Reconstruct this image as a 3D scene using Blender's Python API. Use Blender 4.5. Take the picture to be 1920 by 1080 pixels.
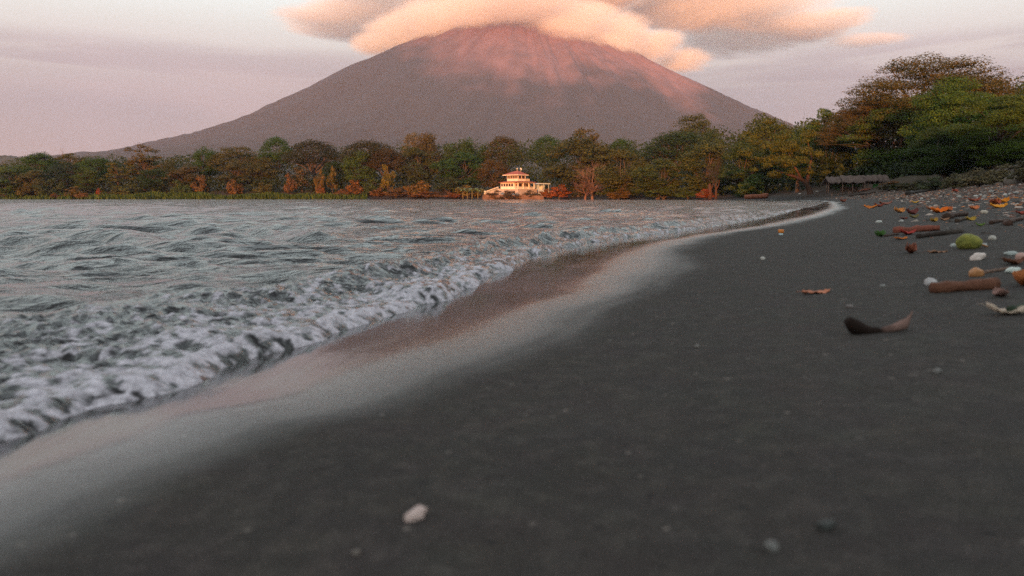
import bpy, math, random
import numpy as np
from math import radians, sin, cos, pi
from mathutils import Vector, Matrix

for _o in list(bpy.data.objects):
    bpy.data.objects.remove(_o)
scene = bpy.context.scene
col = scene.collection

# ------------------------------------------------------------------ camera
CAM_H = 0.38                      # metres above the still lake
PITCH = radians(6.75)
F = 1420.0                        # focal length in photo pixels
cam_data = bpy.data.cameras.new('camera')
cam_data.sensor_width = 36.0
cam_data.lens = 36.0 * F / 1920.0
cam_data.clip_start = 0.02
cam_data.clip_end = 60000.0
cam_data.dof.use_dof = True
cam_data.dof.focus_distance = 40.0
cam_data.dof.aperture_fstop = 4.0
cam = bpy.data.objects.new('camera', cam_data)
cam.location = (0, 0, CAM_H)
cam.rotation_euler = (pi / 2 - PITCH, 0, 0)
col.objects.link(cam)
scene.camera = cam

# ------------------------------------------------------------------ light
SUN_EL = radians(4.6)
SUN_AZ = radians(12.0)            # the sun stands behind the camera, a little to its left
sun_dir = Vector((-sin(SUN_AZ) * cos(SUN_EL), -cos(SUN_AZ) * cos(SUN_EL), sin(SUN_EL)))   # towards the sun
sun_data = bpy.data.lights.new('sun', 'SUN')
sun_data.energy = 5.0
sun_data.color = (1.0, 0.405, 0.125)
sun_data.angle = radians(0.53)
sun = bpy.data.objects.new('sun', sun_data)
sun.rotation_euler = sun_dir.to_track_quat('Z', 'Y').to_euler()
sun.location = (0, -20, 40)
col.objects.link(sun)

world = bpy.data.worlds.new('World')
scene.world = world
world.use_nodes = True


class NT:
    """small helper round a node tree"""
    def __init__(s, tree):
        s.t = tree; s.n = tree.nodes; s.l = tree.links

    def new(s, kind, **kw):
        n = s.n.new(kind)
        for k, v in kw.items():
            setattr(n, k, v)
        return n

    def put(s, sock, v):
        if isinstance(v, bpy.types.NodeSocket):
            s.l.new(v, sock)
        elif v is not None:
            if isinstance(v, tuple) and len(v) == 3 and sock.type == 'RGBA':
                v = (*v, 1.0)
            sock.default_value = v

    def math(s, op, a, b=None, c=None, clamp=False):
        n = s.new('ShaderNodeMath', operation=op, use_clamp=clamp)
        for i, v in enumerate((a, b, c)):
            if v is not None:
                s.put(n.inputs[i], v)
        return n.outputs[0]

    def vmath(s, op, a, b=None, out=0):
        n = s.new('ShaderNodeVectorMath', operation=op)
        s.put(n.inputs[0], a)
        if b is not None:
            s.put(n.inputs[1], b)
        return n.outputs[out]

    def mix(s, f, a, b, mode='MIX'):
        n = s.new('ShaderNodeMix', data_type='RGBA', blend_type=mode)
        s.put(n.inputs[0], f); s.put(n.inputs[6], a); s.put(n.inputs[7], b)
        return n.outputs[2]

    def mixf(s, f, a, b):
        n = s.new('ShaderNodeMix', data_type='FLOAT')
        s.put(n.inputs[0], f); s.put(n.inputs[2], a); s.put(n.inputs[3], b)
        return n.outputs[0]

    def ramp(s, f, stops, interp='LINEAR'):
        n = s.new('ShaderNodeValToRGB')
        r = n.color_ramp; r.interpolation = interp
        while len(r.elements) < len(stops):
            r.elements.new(0.5)
        for e, (p, c) in zip(r.elements, stops):
            e.position = p
            e.color = (*c, 1.0) if isinstance(c, tuple) else (c, c, c, 1.0)
        s.put(n.inputs[0], f)
        return n.outputs[0]

    def noise(s, vec, scale, detail=4, rough=0.55, dist=0.0, out=0):
        n = s.new('ShaderNodeTexNoise')
        if vec is not None:
            s.put(n.inputs['Vector'], vec)
        s.put(n.inputs['Scale'], scale); s.put(n.inputs['Detail'], detail)
        s.put(n.inputs['Roughness'], rough); s.put(n.inputs['Distortion'], dist)
        return n.outputs[out]

    def mapping(s, vec, scale=(1, 1, 1), loc=(0, 0, 0), rot=(0, 0, 0)):
        n = s.new('ShaderNodeMapping')
        s.put(n.inputs[0], vec); s.put(n.inputs[1], loc); s.put(n.inputs[2], rot); s.put(n.inputs[3], scale)
        return n.outputs[0]

    def smooth(s, x, a, b):
        n = s.new('ShaderNodeMapRange', interpolation_type='SMOOTHSTEP')
        s.put(n.inputs[0], x); s.put(n.inputs[1], a); s.put(n.inputs[2], b)
        return n.outputs[0]


w = NT(world.node_tree)
w.n.clear()
w_out = w.new('ShaderNodeOutputWorld')
w_bg = w.new('ShaderNodeBackground')
w_bg.inputs['Strength'].default_value = 0.1
sky = w.new('ShaderNodeTexSky', sky_type='NISHITA')
sky.sun_disc = False
sky.sun_elevation = SUN_EL
sky.sun_rotation = pi + SUN_AZ     # measured from +Y, clockwise seen from above
sky.altitude = 50
sky.air_density = 1.0
sky.dust_density = 1.5
sky.ozone_density = 2.0
w_dir = w.new('ShaderNodeTexCoord').outputs['Generated']
w_sep = w.new('ShaderNodeSeparateXYZ'); w.put(w_sep.inputs[0], w_dir)
K = 10.0                           # the ramp is written as seen; the Background strength is 0.1
SKY = [(0.0, (.345, .265, .24)), (.06, (.31, .25, .232)), (.11, (.285, .255, .245)), (.14, (.39, .365, .325)), (.168, (.60, .585, .50)),
       (.205, (.72, .78, .68)), (.26, (.90, 1.08, 1.01)), (.40, (1.32, 1.60, 1.58)), (.6, (.90, 1.08, 1.12)), (1.0, (.22, .28, .32))]
grad = w.ramp(w_sep.outputs[2], [(p_, tuple(c * 1.0 for c in c_)) for p_, c_ in SKY])
# thin mauve stratus low in the sky
sv = w.mapping(w_dir, scale=(1.7, 1.7, 22.0), loc=(0.35, 0.2, 0.1))
sn = w.noise(sv, 1.6, 4, 0.5, 0.4)
band = w.math('MULTIPLY', w.smooth(w_sep.outputs[2], .105, .145), w.math('SUBTRACT', 1.0, w.smooth(w_sep.outputs[2], .165, .19)))
streak = w.math('MULTIPLY', w.smooth(sn, .43, .58), band)
grad = w.mix(w.math('MULTIPLY', streak, 0.5), grad, (.19, .16, .168))
pk = w.noise(w.mapping(w_dir, scale=(1.5, 1.5, 9.0), loc=(3.1, 0, 0.6)), 1.3, 3, 0.5)
pband = w.math('SUBTRACT', 1.0, w.smooth(w_sep.outputs[2], .13, .19))
grad = w.mix(w.math('MULTIPLY', w.math('MULTIPLY', w.smooth(pk, .48, .7), pband), 0.5), grad, (.50, .36, .32))
gk = w.new('ShaderNodeVectorMath', operation='SCALE')
w.put(gk.inputs[0], grad); gk.inputs['Scale'].default_value = K
wmix = w.mix(0.85, sky.outputs[0], gk.outputs[0])
w.put(w_bg.inputs['Color'], wmix)
w.l.new(w_bg.outputs[0], w_out.inputs['Surface'])

# ------------------------------------------------------------------ render settings
scene.render.engine = 'CYCLES'
scene.view_settings.view_transform = 'Standard'
scene.view_settings.look = 'None'
scene.view_settings.exposure = 0.58
scene.view_settings.gamma = 1.0
scene.cycles.use_denoising = False     # the photograph is grainy
scene.cycles.use_adaptive_sampling = False
scene.cycles.sample_clamp_indirect = 4.0
scene.cycles.max_bounces = 12
scene.cycles.diffuse_bounces = 3
scene.cycles.glossy_bounces = 3
scene.cycles.transmission_bounces = 3
scene.cycles.volume_bounces = 10
scene.cycles.transparent_max_bounces = 8
scene.cycles.volume_step_rate = 1.0
scene.cycles.volume_max_steps = 256

# ------------------------------------------------------------------ helpers
def hash2(ix, iy, seed):
    h = (ix.astype(np.int64) * 374761393 + iy.astype(np.int64) * 668265263 + seed * 974711) & 0xFFFFFFFF
    h = ((h ^ (h >> 13)) * 1274126177) & 0xFFFFFFFF
    h = ((h ^ (h >> 16)) * 2246822519) & 0xFFFFFFFF
    return (h ^ (h >> 15)) & 0xFFFFFFFF


def pnoise(x, y, seed=0):
    """gradient noise, about -1..1"""
    x = np.asarray(x, float); y = np.asarray(y, float)
    x0 = np.floor(x); y0 = np.floor(y)
    fx = x - x0; fy = y - y0
    ux_ = fx * fx * fx * (fx * (fx * 6 - 15) + 10); uy_ = fy * fy * fy * (fy * (fy * 6 - 15) + 10)

    def g(dx, dy):
        a = hash2(x0 + dx, y0 + dy, seed) * (2 * pi / 4294967296.0)
        return np.cos(a) * (fx - dx) + np.sin(a) * (fy - dy)
    a = g(0, 0) * (1 - ux_) + g(1, 0) * ux_
    b = g(0, 1) * (1 - ux_) + g(1, 1) * ux_
    return 1.5 * (a * (1 - uy_) + b * uy_)


def fbm(x, y, seed=0, octv=4, gain=0.5, lac=2.03):
    s = 0; a = 1.0; t = 0
    for i in range(octv):
        s = s + a * pnoise(x, y, seed + i * 17)
        t += a; a *= gain; x = x * lac + 13.7; y = y * lac - 7.1
    return s / t


def sstep(x, a, b):
    t = np.clip((x - a) / (b - a), 0, 1)
    return t * t * (3 - 2 * t)


def elev(py):
    v = (540 - py) / F
    return (v * cos(PITCH) - sin(PITCH)) / (cos(PITCH) + v * sin(PITCH))


def lat(px, py):
    v = (540 - py) / F
    return (px - 960) / F / (cos(PITCH) + v * sin(PITCH))


def on_lake(px, py):
    """where the line of sight through a photo pixel meets the still lake"""
    y = -CAM_H / elev(py)
    return (lat(px, py) * y, y)


def link(name, mesh, mat=None, parent=None):
    o = bpy.data.objects.new(name, mesh)
    if mat is not None and not mesh.materials:
        mesh.materials.append(mat)
    col.objects.link(o)
    if parent is not None:
        o.parent = parent
    return o


def np_mesh(name, verts, quads=None, tris=None, smooth=True):
    """a mesh straight from numpy arrays"""
    me = bpy.data.meshes.new(name)
    verts = np.asarray(verts, np.float32)
    me.vertices.add(len(verts))
    me.vertices.foreach_set('co', verts.ravel())
    idx = []; tot = []
    if quads is not None and len(quads):
        q = np.asarray(quads, np.int32); idx.append(q.ravel()); tot.append(np.full(len(q), 4, np.int32))
    if tris is not None and len(tris):
        t = np.asarray(tris, np.int32); idx.append(t.ravel()); tot.append(np.full(len(t), 3, np.int32))
    idx = np.concatenate(idx); tot = np.concatenate(tot)
    start = np.concatenate([[0], np.cumsum(tot)[:-1]]).astype(np.int32)
    me.loops.add(len(idx)); me.loops.foreach_set('vertex_index', idx)
    me.polygons.add(len(tot)); me.polygons.foreach_set('loop_start', start)
    me.polygons.foreach_set('use_smooth', np.full(len(tot), smooth, bool))
    me.update(calc_edges=True)
    return me


def attr(me, name, vals):
    a = me.attributes.new(name, 'FLOAT', 'POINT')
    a.data.foreach_set('value', np.asarray(vals, np.float32))


def grid_axis(lo, hi, c, d0, g, g2=None, at=8.0):
    """coordinates from lo to hi, d0 apart at c and growing with the distance from it"""
    def step(t):
        return d0 + g * min(t, at) + (g2 or g) * max(t - at, 0)
    out = [c]
    x = c
    while x < hi:
        x += step(x - c); out.append(x)
    x = c; left = []
    while x > lo:
        x -= step(c - x); left.append(x)
    return np.array(left[::-1] + out)


def grid_mesh(name, xs, ys, zfun, keep=None):
    X, Y = np.meshgrid(xs, ys)
    Z, extra = zfun(X, Y)
    n, m = len(ys), len(xs)
    i = np.arange(n * m).reshape(n, m)
    q = np.stack([i[:-1, :-1], i[:-1, 1:], i[1:, 1:], i[1:, :-1]], -1).reshape(-1, 4)
    V = np.stack([X, Y, Z], -1).reshape(-1, 3)
    if keep is not None:
        k = keep(X, Y, extra).ravel()
        q = q[k[q].any(1)]
        used = np.zeros(len(V), bool); used[q.ravel()] = True
        remap = np.cumsum(used) - 1
        V = V[used]; q = remap[q]
        extra = {a: b.ravel()[used] for a, b in extra.items()}
    else:
        extra = {a: b.ravel() for a, b in extra.items()}
    me = np_mesh(name, V, quads=q)
    for a, b in extra.items():
        attr(me, a, b)
    return me


class MB:
    """collects solids and becomes ONE mesh object"""
    def __init__(s):
        s.v = []; s.q = []; s.t = []; s.n = 0

    def add(s, v, q=(), t=()):
        v = np.asarray(v, float)
        if len(q): s.q.append(np.asarray(q, int) + s.n)
        if len(t): s.t.append(np.asarray(t, int) + s.n)
        s.v.append(v); s.n += len(v)
        return s

    def box(s, x0, x1, y0, y1, z0, z1):
        v = [(x, y, z) for z in (z0, z1) for y in (y0, y1) for x in (x0, x1)]
        return s.add(v, [(0, 2, 3, 1), (4, 5, 7, 6), (0, 1, 5, 4), (2, 6, 7, 3), (0, 4, 6, 2), (1, 3, 7, 5)])

    def tube(s, pts, rad, n=6, cap=True, wob=0.0, rng=None):
        pts = np.asarray(pts, float); k = len(pts)
        rad = np.broadcast_to(np.asarray(rad, float), (k,))
        tan = np.gradient(pts, axis=0)
        tan /= np.linalg.norm(tan, axis=1)[:, None] + 1e-9
        ref = np.array([0.31, 0.27, 0.91]) if abs(tan[:, 2]).mean() < .8 else np.array([0.9, 0.3, 0.1])
        a = np.cross(tan, ref); a /= np.linalg.norm(a, axis=1)[:, None] + 1e-9
        b = np.cross(tan, a)
        th = np.arange(n) * 2 * pi / n
        r = rad[:, None] * np.ones(n)
        if wob and rng is not None:
            r = r * (1 + wob * rng.standard_normal((k, n)))
        v = pts[:, None, :] + r[..., None] * (np.cos(th)[None, :, None] * a[:, None, :] + np.sin(th)[None, :, None] * b[:, None, :])
        i = np.arange(k * n).reshape(k, n)
        j = np.roll(i, -1, axis=1)
        q = np.stack([i[:-1], j[:-1], j[1:], i[1:]], -1).reshape(-1, 4)
        v = v.reshape(-1, 3); t = []
        if cap:
            v = np.vstack([v, pts[0], pts[-1]])
            c0, c1 = k * n, k * n + 1
            t = [(c0, j[0, a_], i[0, a_]) for a_ in range(n)] + [(c1, i[-1, a_], j[-1, a_]) for a_ in range(n)]
        return s.add(v, q, t)

    def mesh(s, name, smooth=False):
        return np_mesh(name, np.vstack(s.v), np.vstack(s.q) if s.q else None, np.vstack(s.t) if s.t else None, smooth)

    def build(s, name, mat, parent=None, smooth=False):
        return link(name, s.mesh(name, smooth), mat, parent)


def tag(o, label=None, cat=None, group=None, kind=None):
    if label: o['label'] = label
    if cat: o['category'] = cat
    if group: o['group'] = group
    if kind: o['kind'] = kind
    return o


def empty(name, loc, rz=0.0):
    o = bpy.data.objects.new(name, None)
    o.empty_display_size = 0.3
    o.location = loc; o.rotation_euler = (0, 0, rz)
    col.objects.link(o)
    return o


def material(name):
    m = bpy.data.materials.new(name)
    m.use_nodes = True
    b = m.node_tree.nodes['Principled BSDF']
    return m, NT(m.node_tree), b


def plain(name, c, rough=0.8, var=0.25, scale=3.0, bump=0.0, spec=0.3):
    """a solid with a little uneven colour of its own"""
    m, n, b = material(name)
    co = n.new('ShaderNodeTexCoord').outputs['Object']
    nz = n.noise(co, scale, 5, 0.6)
    c2 = tuple(x * (1 - var) for x in c); c1 = tuple(min(1, x * (1 + var)) for x in c)
    n.put(b.inputs['Base Color'], n.ramp(nz, [(.25, c2), (.75, c1)]))
    b.inputs['Roughness'].default_value = rough
    b.inputs['Specular IOR Level'].default_value = spec
    if bump:
        bn = n.new('ShaderNodeBump'); bn.inputs['Strength'].default_value = bump; bn.inputs['Distance'].default_value = 0.1 / scale
        n.put(bn.inputs['Height'], nz); n.l.new(bn.outputs[0], b.inputs['Normal'])
    return m


# ------------------------------------------------------------------ shoreline and terrain
near = [on_lake(*p_) for p_ in ((0, 815), (130, 762), (330, 726), (500, 662), (720, 596), (870, 552), (985, 484), (1100, 456), (1300, 430), (1440, 407))]
SHORE = np.array([(-3000, -60), (-400, -60), (-120, -62), (-40, -50), (-12, -22), (-3.2, -5)] + near +
                 [(15, 38), (27, 66), (38, 95), (44, 118), (50, 150), (53, 200), (42, 250), (18, 288), (0, 297), (-60, 306), (-216, 318), (-500, 330), (-3000, 345)])


def shore_dist(x, y):
    """metres inland of the waterline; negative over the lake"""
    sh = np.shape(x)
    x = np.ravel(x); y = np.ravel(y)
    d2 = np.full(x.shape, 1e18); inside = np.zeros(x.shape, bool)
    P = SHORE; Q = np.roll(SHORE, -1, axis=0)
    for k in range(len(P)):
        ax, ay = P[k]; bx, by = Q[k]
        ex, ey = bx - ax, by - ay
        t = np.clip(((x - ax) * ex + (y - ay) * ey) / (ex * ex + ey * ey), 0, 1)
        if k < len(P) - 1:
            d2 = np.minimum(d2, (x - ax - t * ex) ** 2 + (y - ay - t * ey) ** 2)
        cross = (ay > y) != (by > y)
        with np.errstate(divide='ignore', invalid='ignore'):
            xi = ax + (y - ay) * ex / (ey if ey else 1e-9)
        inside ^= cross & (x < xi)
    d = np.sqrt(d2)
    return np.where(inside, -d, d).reshape(sh)


def terrain(x, y, s=None):
    x = np.asarray(x, float); y = np.asarray(y, float)
    if s is None:
        s = shore_dist(x, y)
    sp = np.clip(s, 0, None)
    c = np.minimum(sp, 14.0)
    z = .06 * c + .0036 * c * c + .02 * np.clip(sp - 14, 0, 60)
    bank = sstep(sp + 1.2 * pnoise(x * .25, y * .25, 5), 13.5, 21)
    z = z + bank * (2.3 + .5 * pnoise(x * .11, y * .11, 9))
    z = np.where(s < 0, np.maximum(.07 * s, -3.0), z)
    z = z + sstep(sp, 3, 12) * .05 * fbm(x * 1.3, y * 1.3, 21, 3) + sstep(sp, 1.0, 3) * .004 * pnoise(x * 4, y * 4, 3)
    # unseen headland added behind the camera to keep low sun off this beach end
    a = (x + 40) / 150.0; b = (y + 150) / 55.0
    z = z + 24 * np.exp(-(a ** 4) - b * b) * sstep(sp, 0, 40)
    # the land swells gently inland
    z = z + 14 * sstep(y, 420, 1600) * (.7 + .3 * pnoise(x * .004, y * .004, 2))
    return z


def ground_at(x, y):
    return float(terrain(np.array([x]), np.array([y]))[0])


def spot(px, py):
    """the point of the beach seen at a photo pixel (nearest crossing of the line of sight)"""
    e = elev(py); l = lat(px, py)
    ys = np.geomspace(.4, 400, 4000)
    g = terrain(l * ys, ys)
    hit = np.nonzero(g >= CAM_H + e * ys)[0]
    k = hit[0] if len(hit) else len(ys) - 1
    return float(l * ys[k]), float(ys[k]), float(g[k])

# ------------------------------------------------------------------ ground: one sheet
def wet_width(x, y):
    r = np.hypot(x, y)
    wd = np.interp(r, [0, 1, 2, 3.5, 6, 10, 25, 60, 120, 200], [.36, .43, .64, .78, .98, 1.2, 1.5, 1.1, .9, .8])
    t = (.36 * x + .93 * y)
    return wd * (1 + .16 * pnoise(t / (.45 + .16 * r), r * 0 + 3.3, 8) + .10 * pnoise(t / (.2 + .07 * r), r * 0 + 1.7, 31))


def ground_fun(X, Y):
    s = shore_dist(X, Y)
    z = terrain(X, Y, s)
    wd = wet_width(X, Y)
    r = np.hypot(X, Y)
    soft = np.interp(r, [1, 3, 8], [.10, .22, .45])
    wet = 1 - sstep(s + .10 * wd * fbm(X * 3.1, Y * 1.6, 57, 3), wd * soft, wd * np.interp(r, [1, 3, 8, 30], [1.35, 1.26, 1.12, 1.04]))
    along = .36 * X + .93 * Y
    band = pnoise(s / wd * 6.5 + .6 * pnoise(along * .8, along * 0, 65), along * .35, 66) + .6 * pnoise(s / wd * 15, along * .6, 67)
    wet = np.clip(wet + .06 * band * np.sqrt(np.clip(4 * wet * (1 - wet), 0, 1)) + .10 * np.minimum(band, 0) * wet * sstep(wet, .5, .95), 0, 1)
    # the last sheet of the swash leaves faint ridges that run along the shore
    film = wet * sstep(s, -.2, .05)
    z = z + film * .0006 * pnoise(s * 14 + 2 * pnoise(X * .8, Y * .8, 4), (.36 * X + .93 * Y) * 1.1, 6)
    return z, {'wet': wet, 'inland': s}


gx = grid_axis(-6900, 6900, 0.2, .018, .028)
gy = grid_axis(-1450, 12900, 1.6, .018, .028)
ground_me = grid_mesh('ground', gx, gy, ground_fun)

m_sand, n, b = material('dark_volcanic_sand')
co = n.new('ShaderNodeTexCoord').outputs['Object']
wet = n.new('ShaderNodeAttribute', attribute_name='wet').outputs['Fac']
inl = n.new('ShaderNodeAttribute', attribute_name='inland').outputs['Fac']
grain = n.noise(co, 420, 2, 0.6)
mid = n.noise(co, 26, 5, 0.62)
big = n.noise(co, 2.4, 4, 0.55)
hue = n.noise(co, 9.0, 3, 0.6, out=1)
dry = n.mix(big, (.021, .0172, .0155), (.036, .0285, .025))
dry = n.mix(n.smooth(mid, .42, .75), dry, (.046, .037, .032))
dry = n.mix(0.10, dry, hue, 'SOFT_LIGHT')
gr = n.ramp(grain, [(.30, .35), (.5, .95), (.68, 2.1)])
dry = n.mix(0.8, dry, gr, 'MULTIPLY')
spv = n.new('ShaderNodeTexVoronoi', feature='F1'); n.put(spv.inputs['Vector'], co); spv.inputs['Scale'].default_value = 48
spr = n.new('ShaderNodeSeparateColor'); n.put(spr.inputs[0], spv.outputs['Color'])
spk = n.math('MULTIPLY', n.math('LESS_THAN', spv.outputs['Distance'], .24), n.math('GREATER_THAN', spr.outputs[0], .955))
dry = n.mix(n.math('MULTIPLY', spk, n.mixf(spr.outputs[1], .25, .9)), dry, (.15, .12, .105))
spk2 = n.math('MULTIPLY', n.math('LESS_THAN', spv.outputs['Distance'], .30), n.math('LESS_THAN', spr.outputs[0], .07))
dry = n.mix(n.math('MULTIPLY', spk2, .7), dry, (.012, .010, .010))
soil = n.mix(n.noise(co, 3.5, 6, 0.7), (.028, .020, .016), (.11, .070, .048))
turf = n.mix(n.noise(co, .05, 6, 0.6), (.030, .034, .014), (.075, .060, .024))
lit = n.math('ADD', inl, n.math('MULTIPLY', n.math('SUBTRACT', n.noise(co, 1.1, 4, 0.65), .5), 7.0))
c = n.mix(n.math('MULTIPLY', n.smooth(lit, 5.0, 12.5), 0.75), dry, soil)
c = n.mix(n.smooth(inl, 15, 26), c, turf)
wetc = n.mix(0.5, c, (.012, .011, .011))
c = n.mix(wet, c, wetc)
n.put(b.inputs['Base Color'], c)
ro = n.math('ADD', n.ramp(wet, [(0, .95), (.12, .60), (.35, .38), (.62, .24), (.85, .13), (1, .08)]), n.math('MULTIPLY', n.math('SUBTRACT', n.noise(n.mapping(co, scale=(9, 2.2, 1), rot=(0, 0, radians(21))), 1.0, 4, .6), .5), n.math('MULTIPLY', wet, .22)))
n.put(b.inputs['Roughness'], ro)
n.put(b.inputs['Specular IOR Level'], n.ramp(wet, [(0, .2), (.25, .65), (1, 1.0)]))
bh = n.math('ADD', n.math('MULTIPLY', grain, .35), n.math('MULTIPLY', n.noise(co, 70, 4, 0.7), 1.0))
bh = n.math('ADD', bh, n.math('MULTIPLY', n.noise(co, 11, 3, 0.55), 1.6))
bh = n.math('MULTIPLY', bh, n.math('SUBTRACT', 1.0, n.math('MULTIPLY', n.smooth(wet, 0.0, 0.85), 0.985)))
bump = n.new('ShaderNodeBump'); bump.inputs['Strength'].default_value = 0.55; bump.inputs['Distance'].default_value = .012
n.put(bump.inputs['Height'], bh)
rip = n.noise(n.mapping(co, scale=(26, 5.5, 1), rot=(0, 0, radians(21))), 1.0, 4, 0.6, 0.6)
bump2 = n.new('ShaderNodeBump'); bump2.inputs['Distance'].default_value = .004
n.put(bump2.inputs['Strength'], n.math('MULTIPLY', wet, 0.22)); n.put(bump2.inputs['Height'], rip)
n.l.new(bump.outputs[0], bump2.inputs['Normal'])
n.l.new(bump2.outputs[0], b.inputs['Normal'])
tag(link('ground', ground_me, m_sand), 'dark volcanic sand beach with a wet swash zone', kind='structure')

# ------------------------------------------------------------------ lake
rngw = np.random.default_rng(11)
WAVES = []
for i in range(76):
    lam = float(np.exp(rngw.uniform(np.log(.13), np.log(1.15))))
    ang = radians(-105 + rngw.normal(0, 24))            # they run in towards the beach
    amp = .0108 * lam ** 0.9 * rngw.uniform(.5, 1.2)
    WAVES.append((2 * pi / lam * cos(ang), 2 * pi / lam * sin(ang), amp, rngw.uniform(0, 2 * pi), lam))

for i in range(26):
    lam = float(np.exp(rngw.uniform(np.log(1.2), np.log(4.2))))
    ang = radians(-102 + rngw.normal(0, 30))
    WAVES.append((2 * pi / lam * cos(ang), 2 * pi / lam * sin(ang), -.0055 * lam ** 0.9 * rngw.uniform(.5, 1.2), rngw.uniform(0, 2 * pi), lam))


def open_waves(X, Y):
    r = np.hypot(X + .8, Y)
    sp = .010 + .0057 * np.minimum(r, 7) + .0115 * np.maximum(r - 7, 0)
    wx = X + .12 * pnoise(X * 1.3, Y * 1.3, 70) + .5 * pnoise(X * .3, Y * .3, 71)
    wy = Y + .12 * pnoise(X * 1.3 + 9, Y * 1.3, 72) + .5 * pnoise(X * .3 + 9, Y * .3, 73)
    h = np.zeros_like(X)
    for kx, ky, a, ph, lam in WAVES:
        att = sstep(lam / sp, 2.2, 4.5)
        if a < 0:                                   # the longer swell of the open lake dies out towards the beach
            att = att * sstep(r, 7, 22)
        if att.max() <= 0:
            continue
        q = np.sin(kx * wx + ky * wy + ph)
        h += abs(a) * att * (q + .30 * q * q - .15)
    gust = .75 + .5 * fbm(X * .05, Y * .09, 44, 2)
    return h * gust


def edge_shift(X, Y):
    """lobes of the run-up, so the edge of the foam is scalloped"""
    t = .36 * X + .93 * Y
    return .075 * pnoise(t / .42, t * 0 + .5, 61) + .03 * pnoise(t / .15, t * 0 + 2.5, 62)


def lake_fun(X, Y):
    s = shore_dist(X, Y)
    r = np.hypot(X, Y)
    es = edge_shift(X, Y) * np.interp(r, [0, 5, 12], [1.0, 1.0, .6])
    d = -(s + es)                               # metres out from the foam edge
    zone = np.interp(r, [0, 1.5, 2.6, 3.6, 5, 8, 14], [1.15, 1.05, .85, .60, .42, .40, .40])     # width of the broken water
    nearm = 1 - sstep(r, 22, 40)
    far_edge = np.interp(r, [3.4, 5.5], [0, 1])
    h = open_waves(X, Y) * (.35 + .65 * sstep(d, .2, 1.6)) * np.interp(r, [0, 3, 8], [.55, .8, 1.0])
    # broken, foaming water next to the edge
    turb = (1 - sstep(d, zone * .75, zone * 1.55)) * nearm
    bil = 1 - np.abs(fbm(X * 13, Y * 13, 81, 3, .55)) * 2.2
    lump = .6 * bil + .6 * fbm(X * 26, Y * 26, 85, 2, .6) + .5 * fbm(X * 6, Y * 6, 88, 2)
    h = h + turb * .021 * lump * (.35 + .65 * sstep(d, .0, .22))
    # rounded front of the sheet, and behind it a low breaker that steepens farther along the beach
    front = sstep(d, -.02, .05)
    h = h + turb * front * np.interp(r, [0, 3, 6, 20], [.013, .015, .010, .010])
    cd = np.interp(r, [0, 2, 3.5, 6, 12, 20], [.75, .6, .34, .26, .34, .5])
    cw = np.interp(r, [0, 2, 3.5, 6, 12, 20], [.30, .24, .12, .10, .13, .18])
    ch = np.interp(r, [0, 2.5, 3.5, 6, 12, 22, 32], [.012, .022, .055, .065, .06, .05, 0])
    tt = .36 * X + .93 * Y
    ch = ch * (.8 + .5 * pnoise(tt * .9, tt * 0, 51))
    k = (d - cd - .05 * pnoise(tt * 1.7, tt * 0, 52)) / cw
    h = h + ch * np.where(k < 0, np.exp(-(k * 1.9) ** 2), np.exp(-(k * .8) ** 2))
    z = h + .008 + turb * .010
    z = np.where((r < 30) & (d > .03), np.maximum(z, terrain(X, Y, s) + .005), z)
    z = np.where(d < .05, z - (.05 - d) * .42 - .9 * np.clip(-d, 0, 1), z)
    z = np.where(r > 30, h * sstep(d, 0, 2.0) + .004, z)
    n1 = fbm(X * 9, Y * 9, 91, 3, .6); n2 = fbm(X * 27, Y * 27, 95, 2, .7); n3 = pnoise(X * 60, Y * 60, 97)
    patt = .75 * n1 + 1.15 * n2 + .35 * n3 + .55 * lump
    fo = patt + .36 * (1 - sstep(d, .0, .40)) + .22 * (1 - d / zone) - .20 - .42 * far_edge
    foam = sstep(fo, -.14, 1.12) * turb
    # a thin line of foam where the lake meets the far sand
    foam = np.maximum(foam, (r > 22) * (r < 130) * (1 - sstep(d, .05, .3)) * .3)
    return z, {'foam': foam, 'out': d}


wx_ = grid_axis(-2600, 58, -0.6, .010, .0058, .0125, 6.0)
wy_ = np.concatenate([grid_axis(-58, 0.55, 0.55, .02, .05)[:-1], grid_axis(0.55, 350, 1.1, .010, .0055, .011, 7.0)])
lake_me = grid_mesh('lake', wx_, wy_, lake_fun, keep=lambda X, Y, e: e['out'] > -.12)
m_lake, n, b = material('lake_water')
co = n.new('ShaderNodeTexCoord').outputs['Object']
foam = n.new('ShaderNodeAttribute', attribute_name='foam').outputs['Fac']
vor = n.new('ShaderNodeTexVoronoi', feature='F1'); n.put(vor.inputs['Vector'], co); vor.inputs['Scale'].default_value = 120
vor2 = n.new('ShaderNodeTexVoronoi', feature='F1'); n.put(vor2.inputs['Vector'], co); vor2.inputs['Scale'].default_value = 45
bub = n.math('ADD', n.math('MULTIPLY', vor.outputs['Distance'], .5), n.math('MULTIPLY', vor2.outputs['Distance'], .6))
fth = n.math('ADD', foam, n.math('MULTIPLY', n.math('SUBTRACT', n.noise(co, 55, 4, 0.7), .5), 0.8))
fm = n.math('MULTIPLY', n.smooth(fth, .20, .80), n.smooth(foam, .02, .25))
n.put(b.inputs['Base Color'], n.mix(fm, (.019, .016, .016), n.mix(bub, (.66, .585, .635), (.22, .19, .21))))
n.put(b.inputs['Roughness'], n.mixf(fm, 0.06, 0.62))
b.inputs['IOR'].default_value = 1.333
b.inputs['Specular IOR Level'].default_value = 0.5
r1 = n.noise(n.mapping(co, scale=(2.2, 5.5, 2.2), rot=(0, 0, radians(-12))), 1.0, 5, 0.6, 0.5)
r2 = n.noise(n.mapping(co, scale=(11, 20, 11), rot=(0, 0, radians(10))), 1.0, 4, 0.6, 0.3)
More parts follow.
